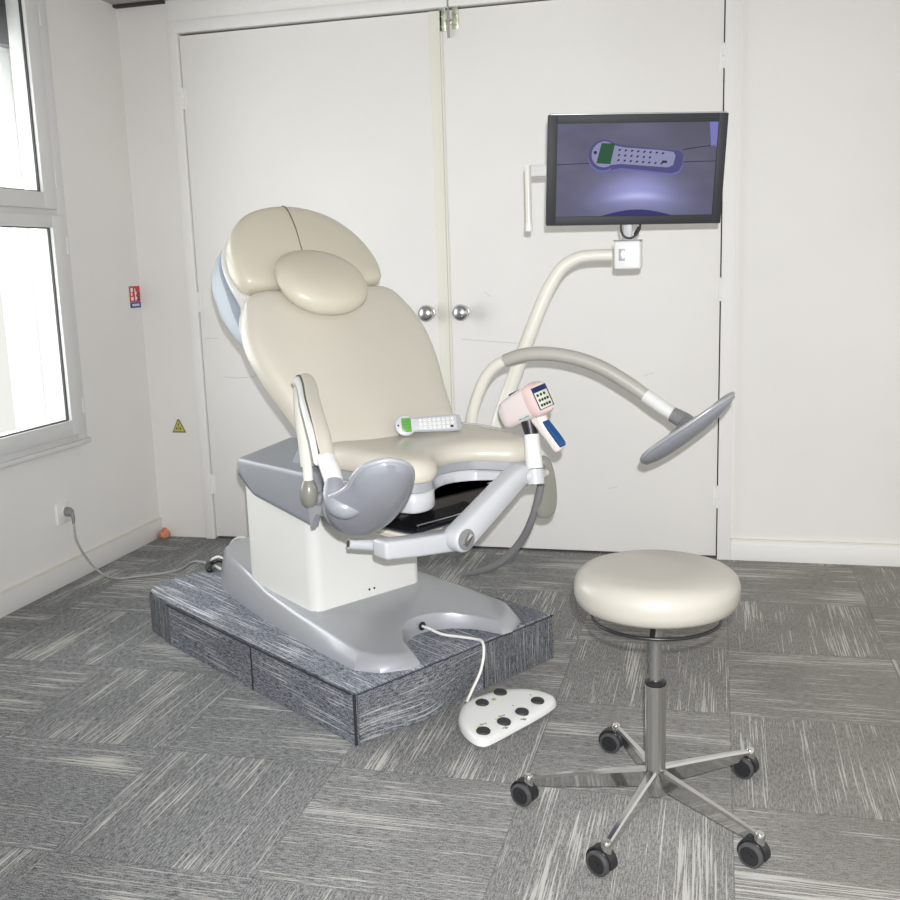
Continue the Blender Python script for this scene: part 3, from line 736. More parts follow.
# ---- leg rests, the same on both sides
def legrest(s):
    f = lambda p: Vector((p[0], s * p[1], p[2]))
    e = empty('leg_rest'); e.parent = ch
    # ball knob and neck under the rod
    kx = -.268 if s < 0 else -.333
    lathe('lock_knob', [(0, -.045), (.014, -.043), (.023, -.032), (.026, -.012), (.024, .010), (.016, .030), (.011, .036), (0, .036)], M['olive'], e, seg=24, mtx=Matrix.Translation(f((kx, .352, .668))))
    tube('rod_neck', [f((kx, .352, .690)), f((kx - .002, .352, .745))], .0145, M['ivory'], e)
    tube('bracket', [f((kx, .352, .66)), f((kx, .32, .64)), f((kx - .01, .22, .635))], [.014, .02, .024], M['bgrey'], e, smooth_n=4)
    rod = [(-.270, .352, .742), (-.272, .354, .80), (-.270, .360, .87), (-.258, .369, .935), (-.235, .381, .972), (-.205, .394, .992)]
    arc = rod[-1:] + [(-.150, .420, 1.010), (-.086, .456, 1.016), (-.008, .502, 1.000), (.066, .546, .968), (.135, .588, .918), (.188, .620, .872)]
    if s > 0: rod = [(-.335, .352, .742), (-.325, .354, .80), (-.305, .360, .862), (-.275, .369, .922), (-.240, .381, .962), (-.205, .394, .982)]
    if s > 0: arc = rod[-1:] + [(-.150, .420, 1.000), (-.086, .456, 1.005), (-.008, .502, .992), (.066, .546, .962), (.135, .588, .915), (.188, .620, .872)]
    if s < 0: arc = arc[:1] + [(-.150, .420, .998), (-.083, .456, .985), (-.005, .503, .960), (.075, .546, .930), (.148, .583, .893), (.206, .614, .855)]
    tube('arm_rod', [f(p) for p in rod], .0195, M['cream'], e, smooth_n=6, seg=20)
    out = Vector((-.45, .80 * 1, .15)).normalized()
    # padded sleeve and the plastic channel it is zipped to
    pad = [Vector(p) for p in arc]
    tube('sleeve', [f(p) for p in pad], [.021] + [.0225] * 5 + [.021], M['vinylg'] if s > 0 else M['vinyl'], e, smooth_n=8, seg=20)
    off = Vector((-.0115, .0125, 0))
    tube('arm_channel', [f(p + off) for p in pad], [.0145] * 7, M['white'], e, smooth_n=8, seg=16)
    offz = Vector((-.0105, .0115, .0155))
    tube('zip', [f(p + offz) for p in pad], .0035, M['stitch'], e, smooth_n=8, seg=8)
    col = [(.188, .620, .872), (.232, .634, .842), (.278, .650, .812)] if s > 0 else [(.206, .614, .855), (.245, .631, .835), (.283, .648, .810)]
    tube('collar', [f(p) for p in col], [.0225, .0225, .0215], M['white'], e, smooth_n=4, seg=24)
    # cup
    C0 = Vector((.350, .606, .793)); L = Vector((.742, .249, .623)).normalized(); W = Vector((-.346, .937, .038)); W = (W - L * W.dot(L)).normalized(); Nn = L.cross(W)
    if Nn.z < 0: Nn = -Nn
    tube('cup_neck', [f(p) for p in ([(.270, .647, .816), (.296, .655, .803), (.318, .655, .790), (.335, .64, .778)] if s > 0 else [(.275, .645, .816), (.296, .660, .795), (.314, .664, .778), (.332, .652, .770), (.352, .620, .776)])], [.024, .026, .030, .034] if s > 0 else [.0225, .027, .029, .027, .016], M['pgrey'] if s > 0 else M['bgrey'], e, smooth_n=5, seg=24)
    bm = bmesh.new(); nu, nw = 26, 30; top = []; bot = []
    OL = smooth_poly([Vector(p) for p in [(.172, 0), (.155, -.040), (.115, -.070), (.060, -.086), (-.01, -.097), (-.085, -.099), (-.135, -.088), (-.158, -.056), (-.160, -.012), (-.148, .030), (-.120, .062), (-.07, .085), (-.02, .088), (.02, .072), (.06, .060), (.105, .056), (.148, .040)]], 4)
    NO = len(OL)
    def dish(k, r, depth, thick):
        x = OL[k][0] * r; y = -.02 + (OL[k][1] + .02) * r
        h = .028 * ((y + .01) / .092) ** 2 + .016 * (x / .172) ** 2 * (1 if x > 0 else .5) - .016
        return x, y, h - thick
    rings_t, rings_b = [], []
    for i in range(1, 9):
        r = i / 8 * .965
        rings_t.append([dish(k, r, 0, 0) for k in range(NO)])
        rb = i / 8
        rings_b.append([dish(k, rb, 0, .028 * (1 - .35 * rb ** 4)) for k in range(NO)])
    def put(q): p = C0 + L * q[0] + W * q[1] + Nn * q[2]; return bm.verts.new(f(p))
    RT = [[put(q) for q in r] for r in rings_t]; RB = [[put(q) for q in r] for r in rings_b]
    mid = [put((q[0] * 1.012, q[1] * 1.02, q[2] + .014)) for q in rings_b[-1]]
    ct = put(dish(0, 0, 0, 0)); cb = put(dish(0, 0, 0, .028))
    seq = RT + [mid] + RB[::-1]
    for a, b in zip(seq, seq[1:]):
        for k in range(NO): bm.faces.new((a[k], a[(k + 1) % NO], b[(k + 1) % NO], b[k]))
    for k in range(NO):
        bm.faces.new((ct, RT[0][k], RT[0][(k + 1) % NO])); bm.faces.new((cb, RB[0][(k + 1) % NO], RB[0][k]))
    finish('calf_cup', bm, M['bgrey'], e, angle=60)
    rot_ = 26
    rim = [C0 + L * q[0] + W * q[1] + Nn * (q[2] - .007) for q in [dish((k + rot_) % NO, 1.0, 0, 0) for k in range(NO)]]
    rb_ = bmesh.new(); add_tube(rb_, [f(p) for p in rim + rim[:1]], .0068, seg=10, cap=False); finish('cup_rim', rb_, M['silver'], e, angle=80)
    return e
legrest(-1); legrest(1)

# ---- cross bar, folding arm and socket in front of the seat
hullmesh('cross_bar', [[(.045, -.372, .538), (.105, -.372, .538), (.105, -.372, .588), (.045, -.372, .588)],
                       [(.05, -.27, .525), (.11, -.27, .525), (.11, -.27, .578), (.05, -.27, .578)],
                       [(.06, -.12, .512), (.12, -.12, .512), (.12, -.12, .570), (.06, -.12, .570)]], M['lgrey'], .009)
tube('bar_arm', [(-.06, -.22, .535), (.02, -.26, .545), (.075, -.30, .555)], .018, M['lgrey'], ch, seg=18)
tube('rail_stub', [(-.083, -.356, .546), (-.050, -.26, .526)], .016, M['lgrey'], ch, seg=24)
tube('rail_bore', [(-.0835, -.3575, .5463), (-.0825, -.354, .5455)], .010, M['gap'], ch, seg=20)
# folding arm, a rounded beam in the plane facing the foot end
PV, TP = Vector((.13, -.135, .556)), Vector((.13, .112, .700))
d = (TP - PV).normalized(); up = Vector((-d.y, d.z, 0)); up = Vector((0, -d.z, d.y))
AM = frame_m(PV, d, up, Vector((1, 0, 0)))
Ln = (TP - PV).length
Pa = []
for k in range(13): a = PI / 2 + PI * k / 12; Pa.append(Vector((.038 * math.cos(a), .038 * math.sin(a))))
Pa += [Vector((Ln * .5, -.033)), Vector((Ln - .02, -.028)), Vector((Ln + .008, -.018)), Vector((Ln + .018, .0)), Vector((Ln + .010, .022)), Vector((Ln - .03, .033)), Vector((Ln * .5, .036))]
layers('folding_arm', Pa, [(.010, -.030), (.003, -.027), (0, -.020), (0, .018), (.003, .026), (.010, .030)], M['lgrey'], ch, mtx=AM, top='flat')
lathe('arm_pivot', [(0, -.05), (.028, -.05), (.030, -.045), (.030, .030), (.022, .032), (.018, .0325), (0, .0325)], M['pgrey'], ch, mtx=orient(PV, (1, 0, 0)), seg=28)
bm = bmesh.new(); add_box(bm, (-.018, -.0085, .030), (.018, .0085, .040), .003, mtx=orient(PV, (1, 0, 0)) @ Matrix.Rotation(math.radians(-40), 4, 'Z')); finish('pivot_lever', bm, M['chrome'], ch)
# socket and upright holding the pink instrument
tube('arm_joint', [(.14, .118, .690), (.15, .140, .688), (.15, .160, .688)], [.024, .026, .024], M['lgrey'], ch, seg=24, round_cap=True)
UB, UT = Vector((.160, .142, .664)), Vector((.13, .160, .804))
tube('upright_socket', [UB, UB.lerp(UT, .30)], [.0265, .0255], M['lgrey'], ch, seg=28, round_cap=False)
tube('upright_groove', [UB.lerp(UT, .30), UB.lerp(UT, .315)], .024, M['gap'], ch, seg=28)
tube('upright', [UB.lerp(UT, .315), UT], [.0255, .0225], M['white'], ch, seg=28)
# hand lever and flat paddle on the far side
Pd = smooth_poly([Vector(p) for p in [(0, .105), (.022, .085), (.036, .03), (.040, -.04), (.030, -.085), (0, -.10), (-.026, -.085), (-.024, -.02), (-.022, .05), (-.014, .092)]], 4)
PM = frame_m(Vector((-.02, .372, .588)), Vector((.67, .74, 0)).normalized(), Vector((0, 0, 1)), Vector((.74, -.67, 0)).normalized())
layers('side_paddle', Pd, [(.010, -.012), (.002, -.008), (0, 0), (.003, .007), (.012, .011)], M['olive'], ch, mtx=PM, dome=.002)
tube('paddle_bracket', [(.02, .27, .63), (.01, .35, .645)], .012, M['vinyl'], ch, seg=16)
tube('grab_tube', [(-.005, .345, .665), (-.010, .345, .60), (-.06, .36, .49), (-.15, .39, .38), (-.26, .40, .285), (-.36, .40, .235), (-.437, .40, .206)], [.0125, .0125, .0125, .013, .013, .011, .006], M['pgrey'], ch, smooth_n=8, seg=16)

# ---- monitor arm (bent cream pole on the chair's far side)
CI = Matrix.Translation((OX, OY, 0)) @ Matrix.Rotation(CH_ROT, 4, 'Z')
Cinv = CI.inverted()
wl = lambda p: Cinv @ Vector(p)
ma = empty('monitor_arm'); ma.parent = ch
poly = [(-.80, 3.30, .60), (-.765, 3.42, .62), (-.745, 3.45, .70), (-.722, 3.45, .78), (-.683, 3.45, .885), (-.617, 3.45, 1.055), (-.575, 3.45, 1.155), (-.545, 3.45, 1.215), (-.505, 3.45, 1.272), (-.455, 3.45, 1.302), (-.41, 3.45, 1.309), (-.335, 3.45, 1.309)]
tube('pole', [wl(p) for p in poly], [.027, .027, .027, .026, .025, .024, .0225, .022, .021, .0205, .020, .020], M['cream'], ma, smooth_n=6, seg=24)
bm = bmesh.new(); q = [wl((-.328, 3.405, 1.262)), wl((-.242, 3.495, 1.354))]
add_box(bm, (-.043, -.045, -.046), (.043, .045, .046), .008, 3, mtx=Cinv @ Matrix.Translation((-.285, 3.45, 1.308)))
hb_ = finish('swivel_housing', bm, M['white'], ma)
bm = bmesh.new(); add_box(bm, (-.012, -.0475, -.016), (.008, -.0440, .022), .001, mtx=Cinv @ Matrix.Translation((-.300, 3.45, 1.306))); finish('housing_plate', bm, M['silver'], hb_)
bm = bmesh.new(); add_box(bm, (-.046, -.047, .0455), (.046, .047, .048), .0008, mtx=Cinv @ Matrix.Translation((-.285, 3.45, 1.308))); finish('housing_lid', bm, M['pgrey'], hb_)
# side bracket with a hanging rod, left of the monitor
bm = bmesh.new(); add_box(bm, (-.625, 3.475, 1.575), (-.40, 3.495, 1.612), .004); xf(bm, bm.verts, Cinv)
finish('side_bar', bm, M['white'], ma)
tube('hanging_rod', [wl(p) for p in [(-.618, 3.472, 1.612), (-.618, 3.472, 1.40)]], .0105, M['cream'], ma, seg=16)
tube('rod_tip', [wl(p) for p in [(-.618, 3.472, 1.424), (-.618, 3.472, 1.397)]], .0122, M['ivory'], ma, seg=16)
bm = bmesh.new(); add_box(bm, (-.41, 3.475, 1.54), (-.32, 3.495, 1.64), .003); add_box(bm, (-.30, 3.44, 1.354), (-.272, 3.46, 1.60), .003); add_box(bm, (-.41, 3.455, 1.56), (-.27, 3.478, 1.62), .003); xf(bm, bm.verts, Cinv)
finish('mount_post', bm, M['lgrey'], ma)

# ---- monitor
yaw, tilt, roll = math.radians(15.66), math.radians(9.71), math.radians(-.87)
Xm = Vector((math.cos(yaw), math.sin(yaw), 0)); Nm = Vector((math.sin(yaw), -math.cos(yaw), 0)); Z_ = Vector((0, 0, 1)); Um = Z_ * math.cos(tilt) + Nm * math.sin(tilt)
X2 = Xm * math.cos(roll) + Um * math.sin(roll); U2 = -Xm * math.sin(roll) + Um * math.cos(roll); N2 = X2.cross(U2)
MM = frame_m(Vector((-.256, 3.4, 1.572)), X2, U2, N2)
mo = empty('monitor', 'flat black-framed monitor showing a purple picture of a keypad handset', 'monitor', (0, 0, 0))
MW, MH = .283, .1705
bm = bmesh.new()
add_box(bm, (-MW, -MH, -.030), (MW, MH, -.012), .004)
add_box(bm, (-MW, -MH, -.014), (-MW + .029, MH, 0), .0015); add_box(bm, (MW - .029, -MH, -.014), (MW, MH, 0), .0015)
add_box(bm, (-MW + .0285, -MH, -.014), (MW - .0285, -MH + .028, -.0003), .001); add_box(bm, (-MW + .0285, MH - .026, -.014), (MW - .0285, MH, -.0003), .001)
xf(bm, bm.verts, MM); finish('monitor_frame', bm, M['scr'], mo)
bm = bmesh.new(); add_box(bm, (-.16, -.10, -.052), (.16, .10, -.028), .008); xf(bm, bm.verts, MM); finish('back_cover', bm, M['scr'], mo)
bm = bmesh.new(); add_box(bm, (-MW + .006, MH - .001, -.026), (MW - .006, MH + .0035, -.004), .001); xf(bm, bm.verts, MM); finish('top_edge', bm, M['silver'], mo)
# screen with its picture
def screen_mat():
    m, t, b = nt('screen_picture'); L = t.links.new
    tc = N(t, 'ShaderNodeTexCoord'); sp = N(t, 'ShaderNodeSeparateXYZ'); L(tc.outputs['UV'], sp.inputs[0])
    U, V, _ = sp.outputs
    # glow: bright band around the curved lower edge of the seat
    dx = math_n(t, 'MULTIPLY', math_n(t, 'SUBTRACT', U, .52), 1.35)
    dx2 = math_n(t, 'MULTIPLY', dx, dx)
    yc = math_n(t, 'MULTIPLY_ADD', dx2, -.55, .27)
    dy = math_n(t, 'DIVIDE', math_n(t, 'SUBTRACT', V, yc), .20)
    g = math_n(t, 'MULTIPLY', math_n(t, 'EXPONENT', math_n(t, 'MULTIPLY', math_n(t, 'MULTIPLY', dy, dy), -1.0)), math_n(t, 'EXPONENT', math_n(t, 'MULTIPLY', dx2, -9.0)))
    dy2 = math_n(t, 'DIVIDE', math_n(t, 'SUBTRACT', V, math_n(t, 'SUBTRACT', yc, .05)), .035)
    g2 = math_n(t, 'MULTIPLY', math_n(t, 'EXPONENT', math_n(t, 'MULTIPLY', math_n(t, 'MULTIPLY', dy2, dy2), -1.0)), math_n(t, 'EXPONENT', math_n(t, 'MULTIPLY', dx2, -30.0)))
    no = N(t, 'ShaderNodeTexNoise'); no.inputs['Scale'].default_value = 2.5; no.inputs['Detail'].default_value = 3; L(tc.outputs['UV'], no.inputs['Vector'])
    basec = ramp(t, [(.3, (.085, .083, .135)), (.7, (.135, .130, .205))]); L(no.outputs[0], basec.inputs[0])
    c = mix_c(t, math_n(t, 'MULTIPLY', g, .80), basec.outputs[0], (.36, .37, .74))
    c = mix_c(t, math_n(t, 'MULTIPLY', g2, .55), c, (.62, .65, .98))
    # right side is greyer
    gr = math_n(t, 'MULTIPLY', math_n(t, 'MAXIMUM', math_n(t, 'MULTIPLY_ADD', U, 2.2, -1.3), 0.0), math_n(t, 'MAXIMUM', math_n(t, 'MULTIPLY_ADD', V, 1.6, -.4), 0.0))
    c = mix_c(t, math_n(t, 'MINIMUM', gr, .75), c, (.085, .085, .115))
    b.inputs['Base Color'].default_value = (.01, .01, .01, 1); b.inputs['Roughness'].default_value = .5; b.inputs['Specular IOR Level'].default_value = .08
    L(c, b.inputs['Emission Color']); b.inputs['Emission Strength'].default_value = 1.0
    return m
SX0, SX1, SY0, SY1 = -MW + .028, MW - .028, -MH + .027, MH - .025
me = bpy.data.meshes.new('screen'); me.from_pydata([MM @ Vector(p) for p in [(SX0, SY0, -.0055), (SX1, SY0, -.0055), (SX1, SY1, -.0055), (SX0, SY1, -.0055)]], [], [(0, 1, 2, 3)])
uv = me.uv_layers.new(name='UVMap')
for i, c in enumerate([(0, 0), (1, 0), (1, 1), (0, 1)]): uv.data[i].uv = c
me.materials.append(screen_mat()); so = bpy.data.objects.new('screen', me); COL.objects.link(so); so.parent = mo
SW, SH = SX1 - SX0, SY1 - SY0
def S(u, v, k=1):            # picture coordinates 0..1 (v up) -> screen plane, k = layer
    return MM @ Vector((SX0 + u * SW, SY0 + v * SH, -.0055 + .00025 * k))
def flat_poly(name, pts, k, mat, par):
    bm = bmesh.new(); bm.faces.new([bm.verts.new(S(u, v, k)) for u, v in pts]); 
    bmesh.ops.triangulate(bm, faces=bm.faces[:]); return finish(name, bm, mat, par, smooth=False)
E1 = lambda n, c: emissive('picture_' + n, c)
EM = dict(rim=E1('rim', (.085, .085, .21)), face=E1('face', (.26, .26, .42)), face2=E1('keys', (.27, .27, .43)), lcd=E1('lcd', (.035, .095, .055)), dk=E1('dark', (.03, .03, .06)), line=E1('line', (.035, .033, .06)), low=E1('low', (.05, .045, .16)), lav=E1('lavender', (.20, .195, .50)), blue=E1('edge', (.15, .15, .42)))
asp = SW / SH
# picture frame uses px of the photo's screen: origin (557,122) size 160 x 92
def pp(x, y): return ((x - 557) / 160., 1 - (y - 122) / 92.)
def circ(x, y, r, n=28, sx=1.): return [pp(x + r * sx * math.cos(2 * PI * k / n), y + r * math.sin(2 * PI * k / n)) for k in range(n)]
flat_poly('lower_shadow', [pp(602, 214)] + [pp(602 + 75 * k / 12, 214 - 6.5 * math.sin(PI * k / 12)) for k in range(1, 12)] + [pp(677, 214)], 1, EM['low'], so)
def strip(pts, w_, k, mat, nm='picture_line'):
    up_ = [pp(x, y - w_) for x, y in pts]; dn = [pp(x, y + w_) for x, y in pts[::-1]]; flat_poly(nm, up_ + dn, k, mat, so)
strip([(557, 162), (573, 161.5), (590, 161)], .35, 1, EM['line']); strip([(683, 149), (700, 146.5), (716, 145)], .4, 1, EM['line']); strip([(683, 161), (700, 160.6), (717, 160.5)], .35, 1, EM['line'])
flat_poly('light_patch', [pp(708, 122.5), pp(717, 122.5), pp(716.5, 146), pp(711, 146)], 1, EM['lav'], so)
hs_ = [(611, 141), (625, 144), (660, 148), (680, 150), (684, 154), (683.5, 163), (680, 170), (673, 172), (650, 169), (622, 166), (612, 168)]
flat_poly('handset_shadow', [pp(x + .5, y + 1.8) for x, y in hs_], 2, EM['blue'], so); flat_poly('handset_shadow', circ(604, 154.8, 15.3), 2, EM['blue'], so)
flat_poly('handset_rim', [pp(*p) for p in hs_], 3, EM['rim'], so); flat_poly('handset_rim', circ(604, 153, 15), 3, EM['rim'], so)
flat_poly('handset_face', [pp(*p) for p in [(610, 143), (625, 146), (660, 149), (674, 151), (676, 155), (674, 164), (669, 166), (650, 164.5), (622, 162), (610, 163)]], 4, EM['face2'], so)
flat_poly('handset_face', circ(604.5, 152.5, 12.6), 5, EM['face'], so)
flat_poly('handset_display', [pp(*p) for p in [(601.5, 141.5), (615, 142), (611, 162), (597, 161)]], 6, EM['lcd'], so)
flat_poly('handset_dot', circ(595.5, 150.5, 1.7, 10), 6, EM['dk'], so)
bm = bmesh.new()
for r_ in range(3):
    for c_ in range(8):
        x = 620 + c_ * 6.2 + r_ * -.4; y = 148.5 + r_ * 5 + c_ * .55
        if c_ > 5 and r_ == 1: continue
        q = [(x - 1.6, y), (x - .3, y - 1.4), (x + 1.5, y - .6), (x + .6, y + .1), (x - .9, y + 1.1)]
        random.shuffle(q) if False else None
        bm.faces.new([bm.verts.new(S(*pp(*p), 5)) for p in q])
bm.faces.new([bm.verts.new(S(*pp(*p), 5)) for p in [(663, 159), (668, 159.6), (667.6, 161.8), (662.6, 161.4)]])
finish('handset_keys', bm, EM['dk'], so, smooth=False)
# cable loop under the monitor
tube('monitor_cable', [MM @ Vector(p) for p in [(-.036, -.150, -.020), (-.038, -.182, -.016), (-.032, -.204, -.008), (-.016, -.214, -.002), (.000, -.210, .002), (.012, -.196, .002), (.022, -.180, -.006), (.028, -.150, -.018)]], .0036, M['black'], mo, smooth_n=6, seg=10)
tube('cable_plug', [MM @ Vector(p) for p in [(.006, -.203, .002), (.021, -.181, -.006)]], .0068, M['black'], mo, seg=12)

# ------------------------------------------------------------------ pink hand held instrument in the upright
r_ = RC @ Vector((1, 0, 0)); u_ = RC @ Vector((0, 1, 0)); b_ = RC @ Vector((0, 0, 1))
a20 = math.radians(24); a45 = math.radians(52)
r1 = r_ * math.cos(a20) + u_ * math.sin(a20); u1 = -r_ * math.sin(a20) + u_ * math.cos(a20)
xb = r1 * math.cos(a45) + b_ * math.sin(a45); yb = r1 * math.sin(a45) - b_ * math.cos(a45)   # xb to the keypad, -yb to the viewer's left
zb = u1
# keep as fixed world axes (numbers only depend on the camera's calibration)
top_w = CI @ Vector((.13, .160, .823))
PKc = top_w + r_ * (-.017) + u_ * .066 + b_ * .0
PK = frame_m(PKc, xb, yb, zb) @ Matrix.Diagonal((1.16, 1.04, 1.04, 1))
pk = empty('colposcope', 'pink handheld instrument with keypad and blue grip held on the white upright', 'medical device')
# body: lofted rounded box along x
def loft(name, secs, mat, par, mtx, seg=32, p=3.2):
    """secs: (x, cy, cz, hy, hz)"""
    bm = bmesh.new(); R_ = []
    for x, cy, cz, hy, hz_ in secs:
        ring = []
        for k in range(seg):
            t = 2 * PI * k / seg; cs, sn = math.cos(t), math.sin(t)
            ring.append(bm.verts.new(mtx @ Vector((x, cy + hy * math.copysign(abs(cs) ** (2 / p), cs), cz + hz_ * math.copysign(abs(sn) ** (2 / p), sn)))))
        R_.append(ring)
    for a, b in zip(R_, R_[1:]):
        for k in range(seg): bm.faces.new((a[k], a[(k + 1) % seg], b[(k + 1) % seg], b[k]))
    bm.faces.new(R_[0][::-1]); bm.faces.new(R_[-1])
    return finish(name, bm, mat, par, angle=38)
loft('body', [(-.080, 0, -.008, .020, .024), (-.078, 0, -.007, .028, .032), (-.070, 0, -.004, .033, .039), (-.045, 0, -.001, .035, .042), (.0, 0, .001, .036, .045), (.040, 0, .002, .037, .047)], M['pink'], pk, PK)
loft('rear_bezel', [(.038, 0, .002, .038, .048), (.050, 0, .002, .039, .049), (.062, 0, .001, .037, .046), (.068, 0, .000, .033, .040)], M['pinkd'], pk, PK)
def onface(y0, y1, z0, z1, x, t, mat, nm, par=pk, bev=.0006):
    bm = bmesh.new(); add_box(bm, (x, y0, z0), (x + t, y1, z1), bev); xf(bm, bm.verts, PK); return finish(nm, bm, mat, par)
kp = onface(-.029, .029, -.030, .034, .0672, .0018, M['navy'], 'keypad_surround')
onface(-.026, .024, -.028, .019, .0688, .0008, M['key'], 'keypad')
bm = bmesh.new()
for r in range(3):
    for c in range(4 if r else 3):
        y = -.017 + c * (.0105 if r else .013); z = .010 - r * .0145
        add_lathe(bm, [(.0042, 0), (.0040, .0012), (0, .0014)], 12, orient((.0695, y, z), (1, 0, 0)))
xf(bm, bm.verts, PK); finish('keypad_buttons', bm, M['black'], pk)
# top slot
bm = bmesh.new(); add_box(bm, (-.038, -.006, .0405), (.002, .006, .0475), .002); xf(bm, bm.verts, PK); finish('top_slot', bm, M['navy'], pk)
# faint print on the flank that faces the room
FLK = PK @ frame_m(Vector((0, -.0362, 0)), Vector((1, 0, 0)), Vector((0, 0, 1)), Vector((0, -1, 0)))
text_obj('flank_print', 'Neo medical', .0072, M['teal'], pk, FLK @ Matrix.Translation((.012, -.030, .001)) )
text_obj('flank_mark', '...A', .012, M['redpink'], pk, PK @ frame_m(Vector((-.062, -.0322, -.012)), Vector((1, -.10, 0)).normalized(), Vector((0, 0, 1)), Vector((-.10, -1, 0)).normalized()))
# neck into the upright, and the grip
nk0 = CI @ Vector((.13, .160, .803))
tube('mount_neck', [nk0, PK @ Vector((-.008, 0, -.030))], [.0195, .0265], M['black'], pk, seg=20)
GM = frame_m(PK @ Vector((.044, 0, -.030)), xb, yb, zb)
G = [(.022, .030), (.027, .0), (.033, -.03), (.041, -.060), (.044, -.078), (.030, -.088), (.018, -.082), (.010, -.05), (-.004, -.01), (-.012, .025)]
G = smooth_poly([Vector((x, z)) for x, z in G], 4)
GF = PK @ frame_m(Vector((.018, 0, -.066)), Vector((1, 0, 0)), Vector((0, 0, 1)), Vector((0, -1, 0)))
layers('grip', G, [(.008, -.0165), (.003, -.014), (0, -.008), (0, .008), (.003, .014), (.008, .0165)], M['pink'], pk, mtx=GF, top='fan', dome=.001)
G2 = smooth_poly([Vector(p) for p in [(.026, .006), (.036, -.020), (.046, -.052), (.049, -.072), (.042, -.078), (.030, -.058), (.022, -.030), (.020, -.006)]], 4)
layers('grip_insert', G2, [(.003, -.0125), (0, -.010), (0, .010), (.003, .0125)], M['blue'], pk, mtx=GF, top='flat')

# ------------------------------------------------------------------ handset lying on the seat
hs0 = CI @ Vector((-.262, .010, .812))
ha = CI.to_3x3() @ Vector((.50, .866, 0)).normalized()                                  # along the handle
hn = (CI.to_3x3() @ Vector((.80, -.50, .40))).normalized(); hn = (hn - ha * hn.dot(ha)).normalized()
hy = hn.cross(ha)
HMx = frame_m(hs0, ha, hy, hn)
hd = empty('remote_handset', 'grey white remote handset with green display lying on the seat', 'remote control')
Ho = [Vector((.034 * math.cos(a), .034 * math.sin(a))) for a in [math.radians(x) for x in range(40, 321, 14)]]
Ho += [Vector(p) for p in [(.040, -.023), (.10, -.0255), (.158, -.027), (.172, -.024), (.178, -.011), (.178, .011), (.172, .024), (.158, .027), (.10, .0255), (.040, .023)]]
layers('handset_body', Ho, [(.006, -.012), (.001, -.009), (0, -.004), (0, .001)], M['silver'], hd, mtx=HMx, top='flat')
Hi = [Vector((.034 * math.cos(a), .034 * math.sin(a))) for a in [math.radians(x) for x in range(40, 321, 14)]]
Hi += [Vector(p) for p in [(.040, -.021), (.10, -.0235), (.163, -.0240), (.163, .0240), (.10, .0235), (.040, .021)]]
layers('handset_face', Hi, [(.002, .0), (.003, .004), (.006, .0055)], M['lgrey'], hd, mtx=HMx, top='flat')
bm = bmesh.new(); add_box(bm, (-.012, -.0225, .005), (.018, .0225, .0062), .0004); xf(bm, bm.verts, HMx); lc = finish('display', bm, M['lcd'], hd)
bm = bmesh.new()
for k in range(3): add_box(bm, (-.008, .012 - k * .011, .0060), (.012, .0132 - k * .011, .0064), 0)
xf(bm, bm.verts, HMx); finish('display_text', bm, M['lcdline'], lc, smooth=False)
bm = bmesh.new(); add_lathe(bm, [(.003, .005), (.0026, .0068), (0, .007)], 12, Matrix.Translation((-.0225, 0, 0))); xf(bm, bm.verts, HMx); finish('sensor_button', bm, M['black'], hd)
bm = bmesh.new(); bm2 = bmesh.new()
for c in range(8):
    for r in range(3):
        x = .047 + c * .0145; y = .0125 - r * .0125
        add_lathe(bm, [(.0048, .0052), (.0044, .0068), (0, .0072)], 12, Matrix.Translation((x, y, 0)))
        add_box(bm2, (x - .0022, y - .0007, .0070), (x + .0022, y + .0007, .0076), 0, mtx=None)
for m_ in (bm, bm2): xf(m_, m_.verts, HMx)
finish('keys', bm, M['ivory'], hd); finish('key_symbols', bm2, M['pgrey'], hd, smooth=False)
bm = bmesh.new(); add_box(bm, (.140, -.016, .0070), (.150, -.009, .0082), .001); xf(bm, bm.verts, HMx); finish('dark_key', bm, M['black'], hd)
cw = [HMx @ Vector((.176, 0, -.004)), CI @ Vector((-.16, .165, .8085)), CI @ Vector((-.13, .20, .803)), CI @ Vector((-.10, .235, .792)), CI @ Vector((-.09, .265, .78)), CI @ Vector((-.09, .285, .74))]
tube('handset_cable', cw, .0032, M['cable'], hd, smooth_n=6, seg=8)

# ------------------------------------------------------------------ foot pedal on the floor
fp = empty('foot_pedal', 'white half-round foot control with black buttons on the carpet beside the platform', 'foot pedal', (OX, OY, 0), CH_ROT)
Pf = smooth_poly([Vector(p) for p in [(.095, -.125), (.135, -.165), (.195, -.195), (.245, -.206), (.272, -.195), (.276, -.16), (.270, -.08), (.262, .02), (.252, .09), (.240, .128), (.215, .148), (.165, .140), (.115, .100), (.085, .045), (.072, -.02), (.074, -.085)]], 4)
slope = lambda x, y, z: z * (1.0 if z < .012 else 1.0 - .35 * (x - .08) / .19)
layers('pedal_base', Pf, [(.008, .0), (.004, .006), (.004, .010)], M['pgrey'], fp, top='flat')
layers('pedal_housing', Pf, [(.002, .009), (0, .014), (.002, .030), (.006, .040), (.014, .046), (.024, .0485)], M['white'], fp, center=(.18, 0), dome=.001, zf=slope)
for (x, y) in [(.240, -.168), (.240, -.088), (.233, -.008), (.217, .074), (.124, -.060), (.112, .026)]:
    z = slope(x, y, .0490)
    b_o = lathe('pedal_button', [(.0195, -.004), (.020, .0015), (.018, .0045), (.010, .006), (0, .0065)], M['rubber'], fp, seg=24, mtx=Matrix.Translation((x, y, z)) @ Matrix.Rotation(math.radians(5), 4, 'Y'))
def mark(x, y, dx, dy, mat, nm='pedal_symbol', w_=.0016):
    bm = bmesh.new(); z = slope(x, y, .0495) + .0012
    a = Vector((x, y, z)); c = Vector((x + dx, y + dy, slope(x + dx, y + dy, .0495) + .0012)); add_tube(bm, [a, c], w_, seg=6); return bm, mat, nm
